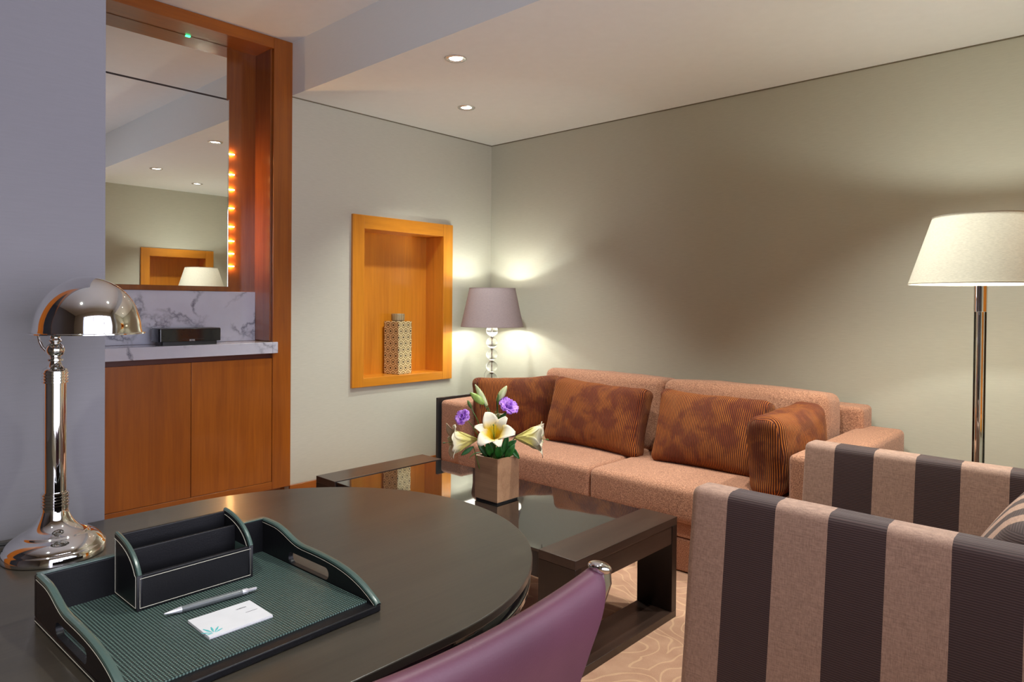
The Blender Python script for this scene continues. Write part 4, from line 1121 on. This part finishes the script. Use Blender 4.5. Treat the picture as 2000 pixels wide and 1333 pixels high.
rose('smaller violet ruffled flower at the left of the bouquet', fp(-.150, .742, .02), (RV * -.45 + UV * .55 + TC * .7), .029, [C0(-.02, .0), fp(-.06, .62, .0), fp(-.105, .70, .012), fp(-.125, .725, .016)])
def bud(label, a, b_, r_, mat, stem_pts, name='lily_bud'):
    t = thing(name, label, 'flower bud', tuple(stem_pts[0]), group='closed flower buds in the oak planter')
    a = Vector(a); b_ = Vector(b_); bm = BM()
    n = 12; pts = []; rad = []
    for i in range(n + 1):
        s_ = i / n; pts.append(a.lerp(b_, s_)); rad.append(max(.0006, r_ * (math.sin(PI * min(.97, .1 + s_ * .88)) ** .8)))
    tube(bm, pts, rad, 12)
    d, u, v = basis(b_ - a)
    for vv in bm.verts:      # three shallow lobes
        rel = vv.co - a; ax = d * rel.dot(d); o_ = rel - ax; an = math.atan2(o_.dot(v), o_.dot(u)); vv.co = a + ax + o_ * (1 + .13 * math.cos(3 * an))
    obj('bud', bm, mat, t, smooth=180)
    bm = BM(); tube(bm, list(stem_pts) + [a], .0020, 8); obj('stem', bm, STEMG, t)
bud('plump green lily bud leaning left at the top of the bouquet', fp(-.058, .792, -.01), fp(-.118, .838, -.02), .0155, BUDG, [C0(-.01, -.01), fp(-.02, .66, -.015), fp(-.035, .75, -.012)])
bud('slender cream lily bud pointing up left at the top of the bouquet', fp(-.045, .782, -.02), fp(-.098, .872, -.03), .0125, BUDW, [C0(-.01, -.02), fp(-.012, .66, -.02), fp(-.025, .74, -.02)])
bud('pale yellow lily bud pointing up right beside the violet flower', fp(-.002, .800, -.02), fp(.038, .868, -.02), .0150, BUDW, [C0(.0, -.02), fp(.0, .66, -.02), fp(-.004, .75, -.02)])
bud('thin green bud standing between the two upper lily buds', fp(.0, .785, -.005), fp(.003, .838, -.008), .0052, BUDD, [C0(.01, -.01), fp(.004, .70, -.008)], 'flower_bud')
bud('small dark green bud on a thin stem above the left violet flower', fp(-.112, .775, .0), fp(-.128, .808, .0), .0072, BUDD, [C0(-.02, -.01), fp(-.05, .64, -.005), fp(-.088, .73, .0)], 'flower_bud')
# loose leaves, each a thing of its own
leaves = [
    ('broad dark green leaf below the large lily', fp(-.02, .575, .03), RV * -.25 + UV * .75 + TC * .6, TC, .085, .016, .5),
    ('dark green leaf standing right of the large lily', fp(.025, .575, .03), RV * .18 + UV * 1.0 + TC * .2, TC, .105, .014, .2),
    ('dark green leaf rising left of centre behind the planter rim', fp(-.035, .572, .02), RV * -.55 + UV * .8 + TC * .3, TC, .085, .014, .5),
    ('green leaf arching down over the left rim of the planter', fp(-.035, .58, .02), RV * -1.0 + UV * .5 + TC * .2, UV, .095, .008, 1.6),
    ('green leaf hanging from the right lily stem', fp(.052, .622, .02), RV * .55 + UV * -.7 + TC * .3, TC, .070, .012, .35),
    ('green leaf reaching up beside the right lily', fp(.035, .615, .02), RV * .8 + UV * .5 + TC * .1, TC, .055, .012, .2),
    ('green leaf hanging under the left lily', fp(-.100, .618, .03), RV * -.85 + UV * -.6 + TC * .2, TC, .062, .010, .1),
    ('bright green leaf under the violet flower', fp(-.01, .70, -.01), RV * .6 + UV * .75 + TC * .2, TC, .075, .010, .3),
    ('broad dark green leaf curling at the right rim of the planter', fp(.035, .570, .03), RV * .5 + UV * .8 + TC * .4, TC, .075, .015, .6),
    ('thin green leaf curling out of the stems at the left', fp(-.03, .66, .01), RV * -.75 + UV * .45 + TC * .3, UV, .06, .004, 1.4),
    ('dark green leaf at the front of the planter below the lilies', fp(.005, .572, .04), RV * .05 + UV * .8 + TC * .5, TC, .070, .017, .4),
    ('dark green leaf tucked at the back of the planter', fp(-.015, .572, -.03), RV * -.1 + UV * 1.0 + TC * -.1, TC, .090, .014, .2)]
for lb, p, d, n, L_, W_, be in leaves:
    t = thing('leaf', lb, 'leaf', tuple(p), group='green leaves in the oak planter')
    bm = BM(); leaf_bm(bm, p, d, n, L_, W_, be); obj('blade', bm, LEAFG, t, smooth=180, solid=.0006)
    bm = BM(); q = Vector(p); tube(bm, [Vector((VX + (q.x - VX) * .5, VY + (q.y - VY) * .5, W0)), q], .0015, 6); obj('stalk', bm, STEMG, t)
